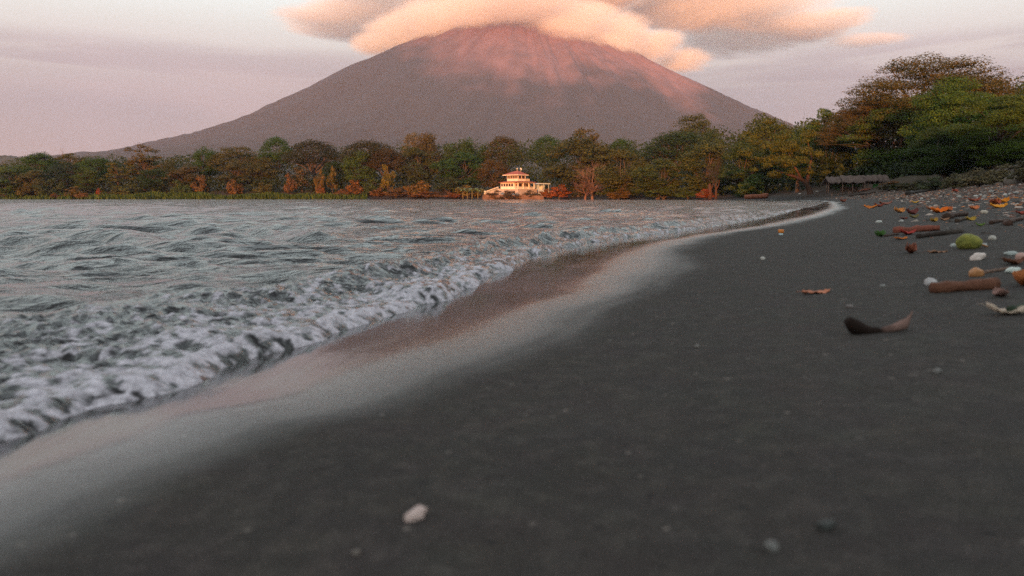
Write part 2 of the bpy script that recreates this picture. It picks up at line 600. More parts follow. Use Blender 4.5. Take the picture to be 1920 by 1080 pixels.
r0 = n.noise(n.mapping(co, scale=(.22, .75, .3), rot=(0, 0, radians(-8))), 1.0, 4, 0.6, 0.8)
off = n.new('ShaderNodeAttribute', attribute_name='out').outputs['Fac']
hh = n.math('ADD', n.math('ADD', n.math('MULTIPLY', r1, 1.25), n.math('MULTIPLY', r2, 0.24)), n.math('MULTIPLY', r0, n.math('MULTIPLY', 4.5, n.smooth(off, 4, 16))))
bmp = n.new('ShaderNodeBump'); bmp.inputs['Strength'].default_value = 0.95; bmp.inputs['Distance'].default_value = .055
n.put(bmp.inputs['Height'], hh)
bmp2 = n.new('ShaderNodeBump'); bmp2.inputs['Distance'].default_value = .006
n.put(bmp2.inputs['Strength'], n.math('MULTIPLY', fm, .8)); n.put(bmp2.inputs['Height'], bub)
n.l.new(bmp.outputs[0], bmp2.inputs['Normal']); n.l.new(bmp2.outputs[0], b.inputs['Normal'])
tag(link('lake', lake_me, m_lake), 'rippled lake breaking in foam along the sand', kind='structure')

# ------------------------------------------------------------------ volcano and far hills
VD, VX = 6500.0, 110.8
VR = [0, 150, 600, 900, 1200, 1500, 1900, 2300, 2700, 3200, 3700, 4300, 5000, 6000]
VL = [1625, 1585, 1400, 1255, 1105, 960, 740, 535, 382, 270, 205, 116, 73, -6]
VRR = [1625, 1575, 1325, 1145, 950, 795, 595, 400, 270, 166, 90, 55, 39, -6]
na, nr = 720, 260
th = np.linspace(0, 2 * pi, na, endpoint=False)
rr = np.concatenate([[0.0], np.linspace(30, 6000, nr)])
R_, T_ = np.meshgrid(rr, th)
wgt = .5 + .5 * np.cos(T_)
# soften the joints of the measured profile
def prof(v, r):
    return (np.interp(r - 110, VR, v) + np.interp(r + 110, VR, v) + np.interp(r, VR, v)) / 3
Zv = (1 - wgt) * prof(VL, R_) + wgt * prof(VRR, R_)
xv = VX + R_ * np.cos(T_); yv = VD + R_ * np.sin(T_)
gully = -np.abs(pnoise(T_ * 9.5 + .0003 * R_, R_ / 1900, 14)) - .5 * np.abs(pnoise(T_ * 23, R_ / 1300, 15)) - .10 * np.abs(pnoise(T_ * 55, R_ / 800, 16))
fall = sstep(R_, 250, 1500) * (1 - sstep(R_, 2600, 5200))
Zv = Zv + fall * (70 * gully + 34) + 12 * fbm(xv / 160, yv / 160, 18, 4) * sstep(R_, 100, 600) * (1 - sstep(R_, 4500, 6000))
Zv = Zv + 26 * np.abs(pnoise(xv / 120, yv / 120, 19)) * (1 - sstep(R_, 500, 1300))
Zv = Zv + 7 * np.abs(pnoise(xv / 34, yv / 34, 20)) * sstep(R_, 1200, 2000) * (1 - sstep(R_, 5200, 5900))
# bare rock and ash round the summit, reaching down the near flank in tongues
lx = (xv - VX)
lo = np.interp(lx, [-1500, -900, -640, -420, -120, 150, 330, 480, 640, 860, 1040, 1150, 1300, 1600],
               [1600, 1330, 1080, 930, 880, 840, 900, 1010, 950, 800, 800, 900, 1000, 1500])
edge = (Zv - lo + 190) / 240 + 1.0 * fbm(xv / 300, (yv + Zv) / 420, 24, 5) + .55 * pnoise(xv / 190, Zv / 420, 25)
front = sstep(-(yv - VD), -500, 200)
rock = sstep(edge, -.7, 1.1) * front * (1 - .45 * sstep(-lx, 250, 800))
rock = rock * (.78 + .22 * sstep(.9 * fbm(xv / 130, (yv + Zv) / 260, 27, 4) + .6 * pnoise(xv / 75 + .5 * pnoise(xv / 160, Zv / 200, 30), Zv / 340, 28), -.35, .35))
iv = np.arange(na * (nr + 1)).reshape(na, nr + 1)
jv = np.roll(iv, -1, axis=0)
qv = np.stack([iv[:, :-1], iv[:, 1:], jv[:, 1:], jv[:, :-1]], -1).reshape(-1, 4)
vol_me = np_mesh('volcano', np.stack([xv, yv, Zv], -1).reshape(-1, 3), qv)
attr(vol_me, 'rock', rock.ravel())
m_vol, n, b = material('volcano_slopes')
co = n.new('ShaderNodeTexCoord').outputs['Object']
rk = n.new('ShaderNodeAttribute', attribute_name='rock').outputs['Fac']
veg = n.mix(n.noise(co, .012, 6, 0.65), (.022, .027, .022), (.056, .050, .040))
roc = n.mix(n.noise(n.mapping(co, scale=(.010, .010, .002)), 1.0, 5, 0.6), (.19, .086, .076), (.34, .17, .145))
n.put(b.inputs['Base Color'], n.mix(rk, veg, roc))
b.inputs['Roughness'].default_value = 0.95
b.inputs['Specular IOR Level'].default_value = 0.1
tag(link('volcano', vol_me, m_vol), 'hazy mauve volcano cone with bare red rock under its cloud cap', kind='structure')

hx = np.linspace(-2600, -700, 420); hy = np.linspace(1700, 2300, 60)
def hill_fun(X, Y):
    ln = np.interp(X, [-2600, -1500, -1340, -1150, -1020, -880, -700], [150, 128, 116, 92, 50, 8, -30])
    z = ln * np.sqrt(np.clip(1 - ((Y - 2000) / 300) ** 2, 0, 1)) + 7 * fbm(X / 60, Y / 60, 33, 4) + 5 * np.abs(pnoise(X / 14, Y / 14, 35))
    return z - 6, {}
m_hill = plain('hill_forest', (.060, .055, .036), 0.95, .4, .02, spec=.1)
tag(link('hill', grid_mesh('hill', hx, hy, hill_fun), m_hill), 'low hazy wooded hill beyond the lake', kind='structure')

# ------------------------------------------------------------------ trees
m_leaf, n, b = material('foliage')
oi = n.new('ShaderNodeObjectInfo')
geo = n.new('ShaderNodeNewGeometry')
co = n.new('ShaderNodeTexCoord').outputs['Object']
clump = n.noise(co, .55, 3, 0.6)
leafc = n.mix(n.smooth(clump, .32, .7), n.mix(1.0, oi.outputs['Color'], (.58, .80, .56), 'MULTIPLY'), n.mix(1.0, oi.outputs['Color'], (1.28, 1.46, .90), 'MULTIPLY'))
leafc = n.mix(0.55, leafc, n.ramp(geo.outputs['Random Per Island'], [(0, (.45, .5, .5)), (.5, (1, 1, 1)), (1, (1.7, 1.45, 1.25))]), 'MULTIPLY')
n.put(b.inputs['Base Color'], leafc)
b.inputs['Roughness'].default_value = 0.65
b.inputs['Specular IOR Level'].default_value = 0.15
tr = n.new('ShaderNodeBsdfTranslucent'); n.put(tr.inputs['Color'], leafc)
ms = n.new('ShaderNodeMixShader'); ms.inputs[0].default_value = 0.22
outn = n.n['Material Output']
n.l.new(b.outputs[0], ms.inputs[1]); n.l.new(tr.outputs[0], ms.inputs[2]); n.l.new(ms.outputs[0], outn.inputs['Surface'])

m_bark, n, b = material('bark')
oi = n.new('ShaderNodeObjectInfo')
co = n.new('ShaderNodeTexCoord').outputs['Object']
n.put(b.inputs['Base Color'], n.mix(n.noise(n.mapping(co, scale=(6, 6, 1.2)), 1.0, 5, 0.65), n.mix(1.0, oi.outputs['Color'], (.5, .5, .5), 'MULTIPLY'), n.mix(1.0, oi.outputs['Color'], (1.5, 1.45, 1.4), 'MULTIPLY')))
b.inputs['Roughness'].default_value = 0.9
b.inputs['Specular IOR Level'].default_value = 0.15


def leaf_cloud(rng, centres, radii, count, size, flat=0.0, up=.5, aspect=.6, weights=None):
    """single leaf sprays spread through ellipsoidal clumps, most of them near the clump's skin"""
    k = len(centres)
    w_ = np.ones(k) if weights is None else np.asarray(weights, float)
    if weights is None:
        w_ = (radii[:, 0] * radii[:, 1] + radii[:, 0] * radii[:, 2])
    ci = rng.choice(k, count, p=w_ / w_.sum())
    d = rng.standard_normal((count, 3)); d /= np.linalg.norm(d, axis=1)[:, None]
    d[:, 2] = np.where(d[:, 2] < -.2, d[:, 2] * (.55), d[:, 2])
    rad = rng.uniform(.35, 1.0, count) ** .5 * rng.uniform(.85, 1.18, count)
    p = centres[ci] + d * radii[ci] * rad[:, None]
    nrm = d * .75 + rng.standard_normal((count, 3)) * .55 + np.array([0, 0, up])
    nrm /= np.linalg.norm(nrm, axis=1)[:, None]
    t = np.cross(nrm, rng.standard_normal((count, 3))); t /= np.linalg.norm(t, axis=1)[:, None] + 1e-9
    t[:, 2] *= (1 - flat)
    bt = np.cross(nrm, t)
    s_ = size * rng.uniform(.55, 1.35, count)[:, None]
    a = t * s_ * .5; c_ = bt * s_ * .5 * aspect
    v = np.stack([p - a, p + c_ - a * .15, p + a, p - c_ - a * .15], 1).reshape(-1, 3)
    q = np.arange(count * 4).reshape(-1, 4)
    return v, q


def limb(mb, rng, p0, p1, r0, r1, sag=.12, n=6, k=6, wob=.06):
    p0 = np.asarray(p0, float); p1 = np.asarray(p1, float)
    t = np.linspace(0, 1, k)[:, None]
    L = np.linalg.norm(p1 - p0)
    pts = p0 + (p1 - p0) * t
    pts[:, 2] += (np.sin(t[:, 0] * pi) * sag * L)
    pts[1:-1] += rng.standard_normal((k - 2, 3)) * L * wob * .5
    mb.tube(pts, np.linspace(r0, r1, k), n, cap=False)
    return pts


def twig_net(mb, rng, p0, dirn, length, r, depth, n=4, spread=.55, up=.15, kids=3):
    """branches that fork down to bare twigs"""
    dirn = np.asarray(dirn, float) / np.linalg.norm(dirn)
    k = 4
    pts = [np.asarray(p0, float)]
    for i in range(k):
        dirn = dirn + rng.standard_normal(3) * .16 + np.array([0, 0, up * .25])
        dirn /= np.linalg.norm(dirn)
        pts.append(pts[-1] + dirn * length / k)
    mb.tube(pts, np.linspace(r, r * .6, k + 1), n, cap=False)
    if depth > 0:
        for j in range(kids):
            q = pts[rng.integers(2, k + 1)]
            d = dirn + rng.standard_normal(3) * spread + np.array([0, 0, up])
            twig_net(mb, rng, q, d, length * rng.uniform(.55, .8), r * .55, depth - 1, max(3, n - 1), spread, up, kids)


def make_tree(kind, seed, W, H, nleaf, size):
    """trunk and crown meshes of a tree W wide and H high, foot at the origin"""
    rng = np.random.default_rng(seed)
    tb = MB()
    cs = []; rs = []
    tw = max(.10, .022 * H + .008 * W)
    if kind == 'umbrella':                       # broad flat-bottomed dome on spreading limbs
        nc = 46
        for i in range(nc):
            u = math.sqrt((i + .5) / nc); a = i * 2.39996 + rng.normal(0, .25)
            r = u * .47 * W
            z = H * (.60 + .35 * (1 - u ** 2.4)) - rng.uniform(0, .05) * H
            cs.append((r * cos(a) * rng.uniform(.92, 1.05), r * sin(a), z)); rs.append((.135 * W * rng.uniform(.7, 1.2), .135 * W, .07 * H * rng.uniform(.8, 1.3)))
        for i in range(26):
            a = rng.uniform(0, 2 * pi); r = .43 * W * math.sqrt(rng.uniform(0, 1))
            cs.append((r * cos(a), r * sin(a), H * rng.uniform(.50, .66))); rs.append((.11 * W, .11 * W, .06 * H))
        fork = H * .28
    elif kind == 'sparse_umbrella':              # thin layered plates of leaf with sky between
        nc = 150
        for i in range(nc):
            u = math.sqrt((i + .5) / nc); a = i * 2.39996 + rng.normal(0, .3)
            r = u * .48 * W
            z = H * (.58 + .38 * (1 - u ** 2.0)) - rng.uniform(0, .20) * H
            cs.append((r * cos(a), r * sin(a), z)); rs.append((.085 * W * rng.uniform(.6, 1.25), .088 * W, .042 * H * rng.uniform(.7, 1.5)))
        fork = H * .3
    elif kind == 'round':
        nc = 40
        for i in range(nc):
            d = rng.standard_normal(3); d /= np.linalg.norm(d)
            f = rng.uniform(.62, .9)
            cs.append((d[0] * .42 * W * f, d[1] * .42 * W * f, H * (.56 + .38 * f * d[2]))); rs.append((.16 * W * rng.uniform(.7, 1.35), .16 * W, .11 * H * rng.uniform(.7, 1.3)))
        fork = H * .25
    elif kind == 'bushy':                        # leafy right down to the ground, uneven shoulders
        nc = 58
        for i in range(nc):
            d = rng.standard_normal(3); d /= np.linalg.norm(d)
            f = rng.uniform(.55, .95)
            zc = .47 + .44 * f * d[2]
            wd = 1.0 - .35 * max(0, zc - .55) / .4
            cs.append((d[0] * .42 * W * f * wd, d[1] * .42 * W * f * wd, H * zc)); rs.append((.15 * W * rng.uniform(.6, 1.4), .15 * W * rng.uniform(.7, 1.2), .09 * H * rng.uniform(.6, 1.4)))
        fork = H * .2
    elif kind == 'feathery':                     # loose upright sprays, ragged outline
        nc = 42
        for i in range(nc):
            zc = rng.uniform(.34, .97)
            r = W * (.46 * math.sqrt(max(0.03, 1 - ((zc - .56) / .46) ** 2))) * rng.uniform(.35, 1.05); a = rng.uniform(0, 2 * pi)
            cs.append((r * cos(a), r * sin(a), H * zc)); rs.append((.115 * W * rng.uniform(.5, 1.4), .115 * W, .055 * H * rng.uniform(.5, 1.5)))
        fork = H * .35
    elif kind == 'shrub':
        nc = 26
        for i in range(nc):
            d = rng.standard_normal(3); d /= np.linalg.norm(d); d[2] = abs(d[2])
            f = rng.uniform(.4, .9)
            cs.append((d[0] * .4 * W * f, d[1] * .4 * W * f, H * (.16 + .72 * f * d[2]))); rs.append((.15 * W * rng.uniform(.6, 1.3), .15 * W, .13 * H * rng.uniform(.6, 1.4)))
        fork = H * .08
        tw = .05 * H
    elif kind == 'bare':                         # leafless: forking branches and twigs
        tb.tube([(0, 0, -.6), (.02 * W, 0, .15 * H), (0, .02 * W, .33 * H)], [tw, tw * .85, tw * .7], 7, cap=False)
        cb = MB()
        for i in range(8):
            a = i * 2.4 + rng.uniform(-.3, .3)
            twig_net(cb, rng, (0, .02 * W, H * rng.uniform(.2, .33)), (cos(a) * W / H, sin(a) * W / H, rng.uniform(.5, 1.5)), .34 * (H * .6 + W * .3), tw * .42, 4, 4, .5, .18)
        return tb.mesh('trunk', True), cb.mesh('crown', True)
    cs = np.array(cs); rs = np.array(rs)
    ext = np.abs(cs[:, :2]).max() + .7 * rs[:, 0].mean(); zt_ = (cs[:, 2] + .85 * rs[:, 2]).max()
    fx_ = .5 * W / ext; fz_ = (H - fork) / (zt_ - fork)
    cs[:, :2] *= fx_; cs[:, 2] = fork + (cs[:, 2] - fork) * fz_
    # trunk with a flare at the foot, then limbs to a share of the clumps
    lean = rng.normal(0, .02, 2) * H
    zt = np.array([-.8, 0, .25 * fork, .65 * fork, fork])
    tp = np.stack([lean[0] * (zt / max(fork, .1)), lean[1] * (zt / max(fork, .1)), zt], 1)
    tb.tube(tp, [tw * 1.6, tw * 1.35, tw * 1.05, tw * .92, tw * .85], 9, cap=False)
    top = tp[-1]
    order = rng.permutation(len(cs))[:min(len(cs), 20 if kind != 'shrub' else 8)]
    for i in order:
        mid = top + (cs[i] - top) * .5 + np.array([0, 0, -.03 * H])
        st = top if rng.random() < .5 else top + (np.array([0, 0, 1]) * rng.uniform(-.1, .05) * H)
        pts = limb(tb, rng, st, cs[i], tw * .42, tw * .08, .08, 5)
        for _ in range(2):
            j = rng.integers(2, 5)
            limb(tb, rng, pts[j], cs[i] + rng.standard_normal(3) * rs[i] * .8, tw * .13, tw * .04, .02, 4, 4)
    v, q = leaf_cloud(rng, cs, rs, nleaf, size, flat=.5 if 'umbrella' in kind else .1, up=.8 if 'umbrella' in kind else .45)
    cb = MB(); cb.add(v, q)
    # a few stray sprays outside the outline
    return tb.mesh('trunk', True), cb.mesh('crown', False)


PROTO = {}


def proto(kind, variant, fine=False):
    key = (kind, variant, fine)
    if key not in PROTO:
        if kind == 'umbrella': a = (26, 22)
        elif kind == 'sparse_umbrella': a = (26, 20)
        elif kind == 'round': a = (18, 22)
        elif kind == 'bushy': a = (18, 20)
        elif kind == 'feathery': a = (16, 22)
        elif kind == 'shrub': a = (7, 5)
        else: a = (14, 16)
        nl = {'umbrella': 13000, 'sparse_umbrella': 14500, 'round': 12000, 'bushy': 13000, 'feathery': 6500, 'shrub': 2600, 'bare': 0}[kind]
        sz = {'umbrella': .62, 'sparse_umbrella': .55, 'round': .62, 'bushy': .62, 'feathery': .62, 'shrub': .42, 'bare': 0}[kind]
        if fine:
            nl = int(nl * 4.5); sz *= .5
        PROTO[key] = (a, make_tree(kind, 100 * len(kind) + 7 * variant + 1, a[0], a[1], nl, sz))
    return PROTO[key]


BARK = (.085, .062, .048)


def plant_tree(name, kind, variant, px, top, width, dist, colour, label, group, cat='tree', fine=False, bark=BARK, sink=0.15, squash=None, base=None):
    """a tree whose crown is `width` photo pixels wide and reaches up to row `top` as seen from the beach at `dist` metres"""
    y = dist
    x = lat(px, top) * y
    z0 = ground_at(x, y) - sink if base is None else base
    h = CAM_H + elev(top) * y - z0
    wd = width / F * y
    (pw, ph), (tm, cm) = proto(kind, variant, fine)
    rz = (px * 0.37) % 6.28
    t = empty(name, (x, y, z0), rz)
    t.scale = (wd / pw, wd / pw * (squash or 1.0), h / ph)
    tag(t, label, cat, group)
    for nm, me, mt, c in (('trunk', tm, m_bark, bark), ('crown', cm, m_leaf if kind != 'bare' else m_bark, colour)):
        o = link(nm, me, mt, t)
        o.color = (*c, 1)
    return t


OLIVE = (.056, .072, .018); GREEN = (.036, .064, .016); DARK = (.026, .042, .016); BROWN = (.062, .054, .020)
MAROON = (.040, .032, .018); RUST = (.082, .060, .022); RED = (.15, .05, .024); OCHRE = (.11, .082, .020); PINK = (.15, .098, .08)
BLUE = (.026, .040, .030); LIME = (.062, .085, .018); TAN = (.080, .066, .036)
GB = 'trees along the far shore'
# name, kind, variant, px, top row, width, distance, colour, label
TREES = [
 ('broad_tree', 'bushy', 0, 22, 309, 130, 335, OLIVE, 'olive green bushy tree at the far left end of the far shore'),
 ('broad_tree', 'round', 1, 78, 285, 82, 350, GREEN, 'round green tree whose crown tops the far left tree bank'),
 ('bare_tree', 'bare', 0, 107, 276, 48, 362, PINK, 'pale pinkish leafless tree poking above the left tree bank'),
 ('sparse_tree', 'feathery', 1, 133, 287, 52, 352, RUST, 'thin rust brown tree right of the pale leafless tree'),
 ('dark_tree', 'round', 2, 122, 303, 62, 338, BLUE, 'blue green dark tree in front of the thin rust tree'),
 ('sparse_tree', 'bushy', 1, 62, 318, 70, 330, TAN, 'pinkish tan scrubby tree in the middle of the left bank'),
 ('broad_tree', 'round', 3, 176, 292, 66, 345, GREEN, 'dark topped green tree left of the tall feathery tree'),
 ('broad_tree', 'bushy', 2, 163, 312, 62, 334, OLIVE, 'low olive tree with a dark hollow, left bank'),
 ('feathery_tree', 'feathery', 0, 268, 269, 74, 345, (.105, .062, .022), 'tall feathery brown tree standing above its neighbours on the left'),
 ('sparse_tree', 'feathery', 2, 222, 305, 72, 338, OCHRE, 'yellowish loose tree left under the tall feathery tree'),
 ('broad_tree', 'bushy', 3, 288, 315, 70, 332, DARK, 'dark low tree right under the tall feathery tree'),
 ('broad_tree', 'round', 0, 330, 296, 66, 345, BROWN, 'brown green tree between the feathery tree and the dark topped one'),
 ('dark_tree', 'round', 2, 385, 273, 50, 352, GREEN, 'deep green tree with a rounded top sticking out left of the rust canopy'),
 ('sparse_tree', 'sparse_umbrella', 0, 440, 272, 104, 350, RUST, 'wide rust brown canopy with gaps, left of the green umbrella tree'),
 ('broad_tree', 'bushy', 1, 350, 312, 86, 334, (.085, .05, .02), 'brown scrubby tree with an orange flank below the deep green top'),
 ('broad_tree', 'bushy', 0, 445, 300, 86, 336, (.07, .052, .024), 'dull brown tree with pale stems below the rust canopy'),
 ('umbrella_tree', 'umbrella', 0, 517, 254, 66, 352, GREEN, 'leafy green umbrella tree beside the dark maroon dome'),
 ('broad_tree', 'bushy', 2, 492, 295, 74, 340, (.072, .056, .02), 'olive brown tree under the green umbrella tree'),
 ('umbrella_tree', 'umbrella', 1, 585, 260, 106, 338, MAROON, 'dark maroon domed tree, the darkest crown on the shore'),
 ('umbrella_tree', 'umbrella', 2, 692, 260, 122, 336, (.048, .036, .018), 'dark brown broad dome right of the maroon one'),
 ('broad_tree', 'bushy', 3, 628, 300, 60, 332, DARK, 'dark green tree in the dip between the two dark domes'),
 ('umbrella_tree', 'umbrella', 0, 722, 276, 78, 330, (.072, .038, .018), 'reddish brown smaller dome in front of the dark brown one'),
 ('broad_tree', 'bushy', 0, 674, 279, 72, 326, OLIVE, 'olive tree in front of the dark brown dome'),
 ('sparse_tree', 'sparse_umbrella', 1, 775, 247, 58, 352, PINK, 'pinkish half bare canopy, the tallest point left of the house'),
 ('broad_tree', 'round', 1, 803, 247, 62, 346, (.085, .052, .024), 'brown canopy joined to the pinkish half bare one'),
 ('broad_tree', 'bushy', 1, 785, 276, 96, 334, (.062, .056, .022), 'big olive brown tree with dark trunks beneath the pinkish canopy'),
 ('broad_tree', 'round', 3, 858, 259, 66, 345, (.046, .060, .016), 'first of two round green tops left of the house'),
 ('broad_tree', 'round', 0, 889, 257, 56, 347, GREEN, 'second round green top, closer to the house'),
 ('broad_tree', 'bushy', 2, 862, 285, 110, 334, GREEN, 'spreading green tree behind the banana plants'),
 ('umbrella_tree', 'umbrella', 3, 946, 254, 84, 345, (.075, .045, .018), 'brown domed tree right above the house'),
 ('sparse_tree', 'bushy', 3, 925, 296, 66, 326, (.09, .048, .022), 'rusty brown tree at the left shoulder of the house'),
 ('umbrella_tree', 'umbrella', 1, 1026, 252, 74, 345, GREEN, 'green domed tree above and right of the house'),
 ('broad_tree', 'bushy', 0, 1088, 250, 150, 296, (.060, .050, .018), 'huge olive brown tree that overhangs the right side of the house'),
 ('feathery_tree', 'feathery', 3, 1106, 239, 76, 304, (.095, .058, .018), 'ragged yellow brown top above the huge overhanging tree'),
 ('umbrella_tree', 'umbrella', 2, 1166, 256, 62, 300, GREEN, 'small green dome between the ragged top and the flat canopies'),
 ('umbrella_tree', 'sparse_umbrella', 2, 1302, 211, 118, 285, BROWN, 'brown flat topped tree with see through limbs, highest on the far shore'),
 ('umbrella_tree', 'umbrella', 3, 1272, 246, 150, 268, (.034, .048, .018), 'wide dark green canopy under the brown flat topped tree'),
 ('broad_tree', 'bushy', 1, 1172, 277, 118, 262, (.072, .060, .020), 'olive tree behind the leafless branches on the waterline'),
 ('broad_tree', 'bushy', 2, 1235, 296, 110, 240, (.058, .060, .018), 'green olive tree dipping its branches to the water'),
 ('broad_tree', 'bushy', 3, 1325, 262, 128, 225, (.066, .060, .020), 'olive tree with a pale bare trunk showing in its crown'),
 ('broad_tree', 'round', 2, 1440, 211, 112, 205, (.056, .058, .018), 'tall rounded green tree where the volcano slope meets the trees'),
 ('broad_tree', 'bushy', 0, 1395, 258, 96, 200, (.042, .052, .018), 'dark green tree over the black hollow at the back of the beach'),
 ('broad_tree', 'round', 3, 1500, 226, 92, 178, (.060, .072, .018), 'bright green tree left of the giant brown canopy'),
 ('feathery_tree', 'feathery', 1, 1546, 204, 66, 172, LIME, 'light green sprays sticking up against the sky beside the giant canopy'),
 ('dark_tree', 'bushy', 3, 1560, 240, 96, 160, (.030, .036, .014), 'black green shaded tree behind the thatched shelter'),  # dark leaf colour carries the shade behind the shelter
]
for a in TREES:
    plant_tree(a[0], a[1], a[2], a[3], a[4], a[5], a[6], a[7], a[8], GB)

GR = 'large trees behind the beach'
BIG = [
 ('giant_tree', 'sparse_umbrella', 0, 1752, 101, 335, 150, (.10, .064, .024), 'giant brown umbrella tree rising above everything on the right', True),
 ('giant_tree', 'sparse_umbrella', 3, 1640, 182, 200, 152, (.10, .058, .026), 'lower left wing of brown canopy below the giant umbrella tree', True),
 ('leafy_tree', 'bushy', 1, 1690, 186, 215, 146, (.064, .080, .019), 'large dull green tree directly right of the thatched shelter', True),
 ('leafy_tree', 'bushy', 2, 1800, 142, 195, 116, (.062, .088, .019), 'large green tree in front of the giant brown canopy', True),
 ('leafy_tree', 'bushy', 1, 1880, 176, 175, 96, (.066, .080, .017), 'deep green tree at the right edge above the dry bank', True),
 ('leafy_tree', 'bushy', 0, 1945, 146, 140, 100, (.060, .068, .018), 'dark tree cut off by the right edge of the view', True),
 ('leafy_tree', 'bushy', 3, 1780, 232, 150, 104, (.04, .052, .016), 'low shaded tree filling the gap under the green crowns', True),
]
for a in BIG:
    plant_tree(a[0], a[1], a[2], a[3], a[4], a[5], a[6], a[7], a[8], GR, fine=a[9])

GS = 'shrubs along the far waterline'
SHRUBS = [
 (10, 345, 44, 324, OLIVE, 'olive shrub at the waterline, first from the left edge'),
 (50, 340, 50, 325, (.10, .062, .024), 'tan shrub at the waterline left of the dull green mound'),
 (92, 333, 58, 324, (.044, .046, .022), 'dull green mound of a shrub on the left waterline'),
 (103, 362, 22, 319, RED, 'small red shrub at the foot of the dull green mound'),
 (140, 348, 46, 323, (.12, .066, .026), 'tan brown shrub between the two small red ones'),
 (158, 361, 36, 319, (.20, .07, .035), 'low reddish brush left of the vivid red bush'),
 (186, 352, 13, 321, (.26, .045, .022), 'vivid red little bush, brightest spot on the left bank'),
 (236, 343, 66, 324, (.075, .064, .020), 'rounded olive shrub above the green reeds'),
 (340, 336, 40, 324, (.060, .070, .026), 'pale green shrub below the rust canopy'),
 (374, 326, 36, 326, (.15, .065, .030), 'rusty shrub with a pale top right of the dark hollow'),
 (440, 335, 34, 323, (.16, .065, .028), 'first rusty bush above the middle reeds'),
 (497, 339, 44, 322, RUST, 'second rusty bush, wider, above the middle reeds'),
 (544, 322, 26, 323, (.15, .058, .028), 'red leaning bush under the maroon dome'),
 (565, 312, 50, 328, (.095, .055, .034), 'brown grey bush on the front of the maroon dome'),
 (599, 316, 22, 323, (.15, .075, .025), 'slim orange bush right under the maroon dome'),
 (601, 347, 20, 319, (.19, .062, .027), 'small red bush close to the water under the maroon dome'),
 (622, 308, 24, 325, (.14, .082, .025), 'amber bush in the dip between the dark domes'),
 (668, 336, 42, 318, (.18, .062, .025), 'bright orange red bush below the dark brown dome'),
 (645, 354, 44, 314, (.20, .068, .03), 'low red brush spilling to the water left of the amber tree'),
 (708, 350, 34, 315, (.17, .062, .026), 'small rust bush below the amber tree'),
 (727, 305, 34, 320, (.145, .088, .020), 'tall amber yellow small tree with a rounded head'),
 (700, 330, 46, 318, (.05, .055, .02), 'green bush left of the amber tree'),
 (785, 338, 56, 314, (.165, .075, .024), 'wide bright orange bush under the pinkish canopy'),
 (742, 350, 48, 312, (.13, .055, .026), 'rusty bush filling the gap right of the amber yellow tree'),
 (842, 329, 62, 316, (.042, .044, .018), 'dark green rounded shrub right of the orange bush'),
 (800, 358, 70, 309, (.19, .065, .028), 'low rusty brush at the water under the orange bush'),
 (880, 346, 60, 308, (.17, .095, .028), 'yellow brown grass mound under the banana plants'),
 (852, 361, 50, 306, (.26, .072, .03), 'low red scrub left of the white stair wall'),
 (925, 355, 40, 291, (.085, .042, .026), 'dull red brush under the white stair wall of the house'),
 (958, 356, 46, 288, (.095, .046, .028), 'dull red brush below the middle of the house terrace'),
 (995, 356, 44, 287, (.085, .045, .026), 'brown brush below the right end of the house terrace'),
 (1048, 344, 46, 290, (.25, .06, .026), 'heap of red brown brush at the right foot of the house'),
 (1022, 353, 34, 292, (.26, .075, .03), 'small rust brush against the house terrace'),
 (1150, 330, 66, 266, (.055, .060, .018), 'green shrub right of the leafless branches'),
 (1160, 352, 50, 256, (.12, .058, .022), 'rust brown brush on the waterline right of the leafless branches'),
 (1245, 338, 76, 236, (.052, .056, .017), 'green shrub overhanging the water in the middle of the right shore'),
 (1290, 350, 50, 222, (.060, .066, .018), 'yellow green shrub left of the orange trunks'),
 (1322, 352, 40, 208, (.24, .05, .022), 'dark red brush round the orange trunks'),
 (1410, 326, 60, 190, (.062, .072, .018), 'light green bough hanging over the black hollow'),
]
for i, (px, top, wd, d, c, lb) in enumerate(SHRUBS):
    plant_tree('shrub', 'shrub', i % 4, px, top, wd, d, c, lb, GS, cat='shrub', sink=.05)

# leafless branches leaning over the water
for px, top, wd, d, lb, c in ((1112, 300, 84, 268, 'tangle of pale leafless branches on the waterline right of the house', (.20, .12, .085)),
                              (1098, 334, 80, 262, 'low heap of dead branches at the foot of the leafless tangle', (.17, .085, .055)),
                              (1345, 286, 40, 205, 'bare pale trunk and limbs showing in the olive tree', (.055, .042, .030))):
    plant_tree('dead_tree', 'bare', 1, px, top, wd, d, c, lb, 'dead trees', bark=c, sink=.1)

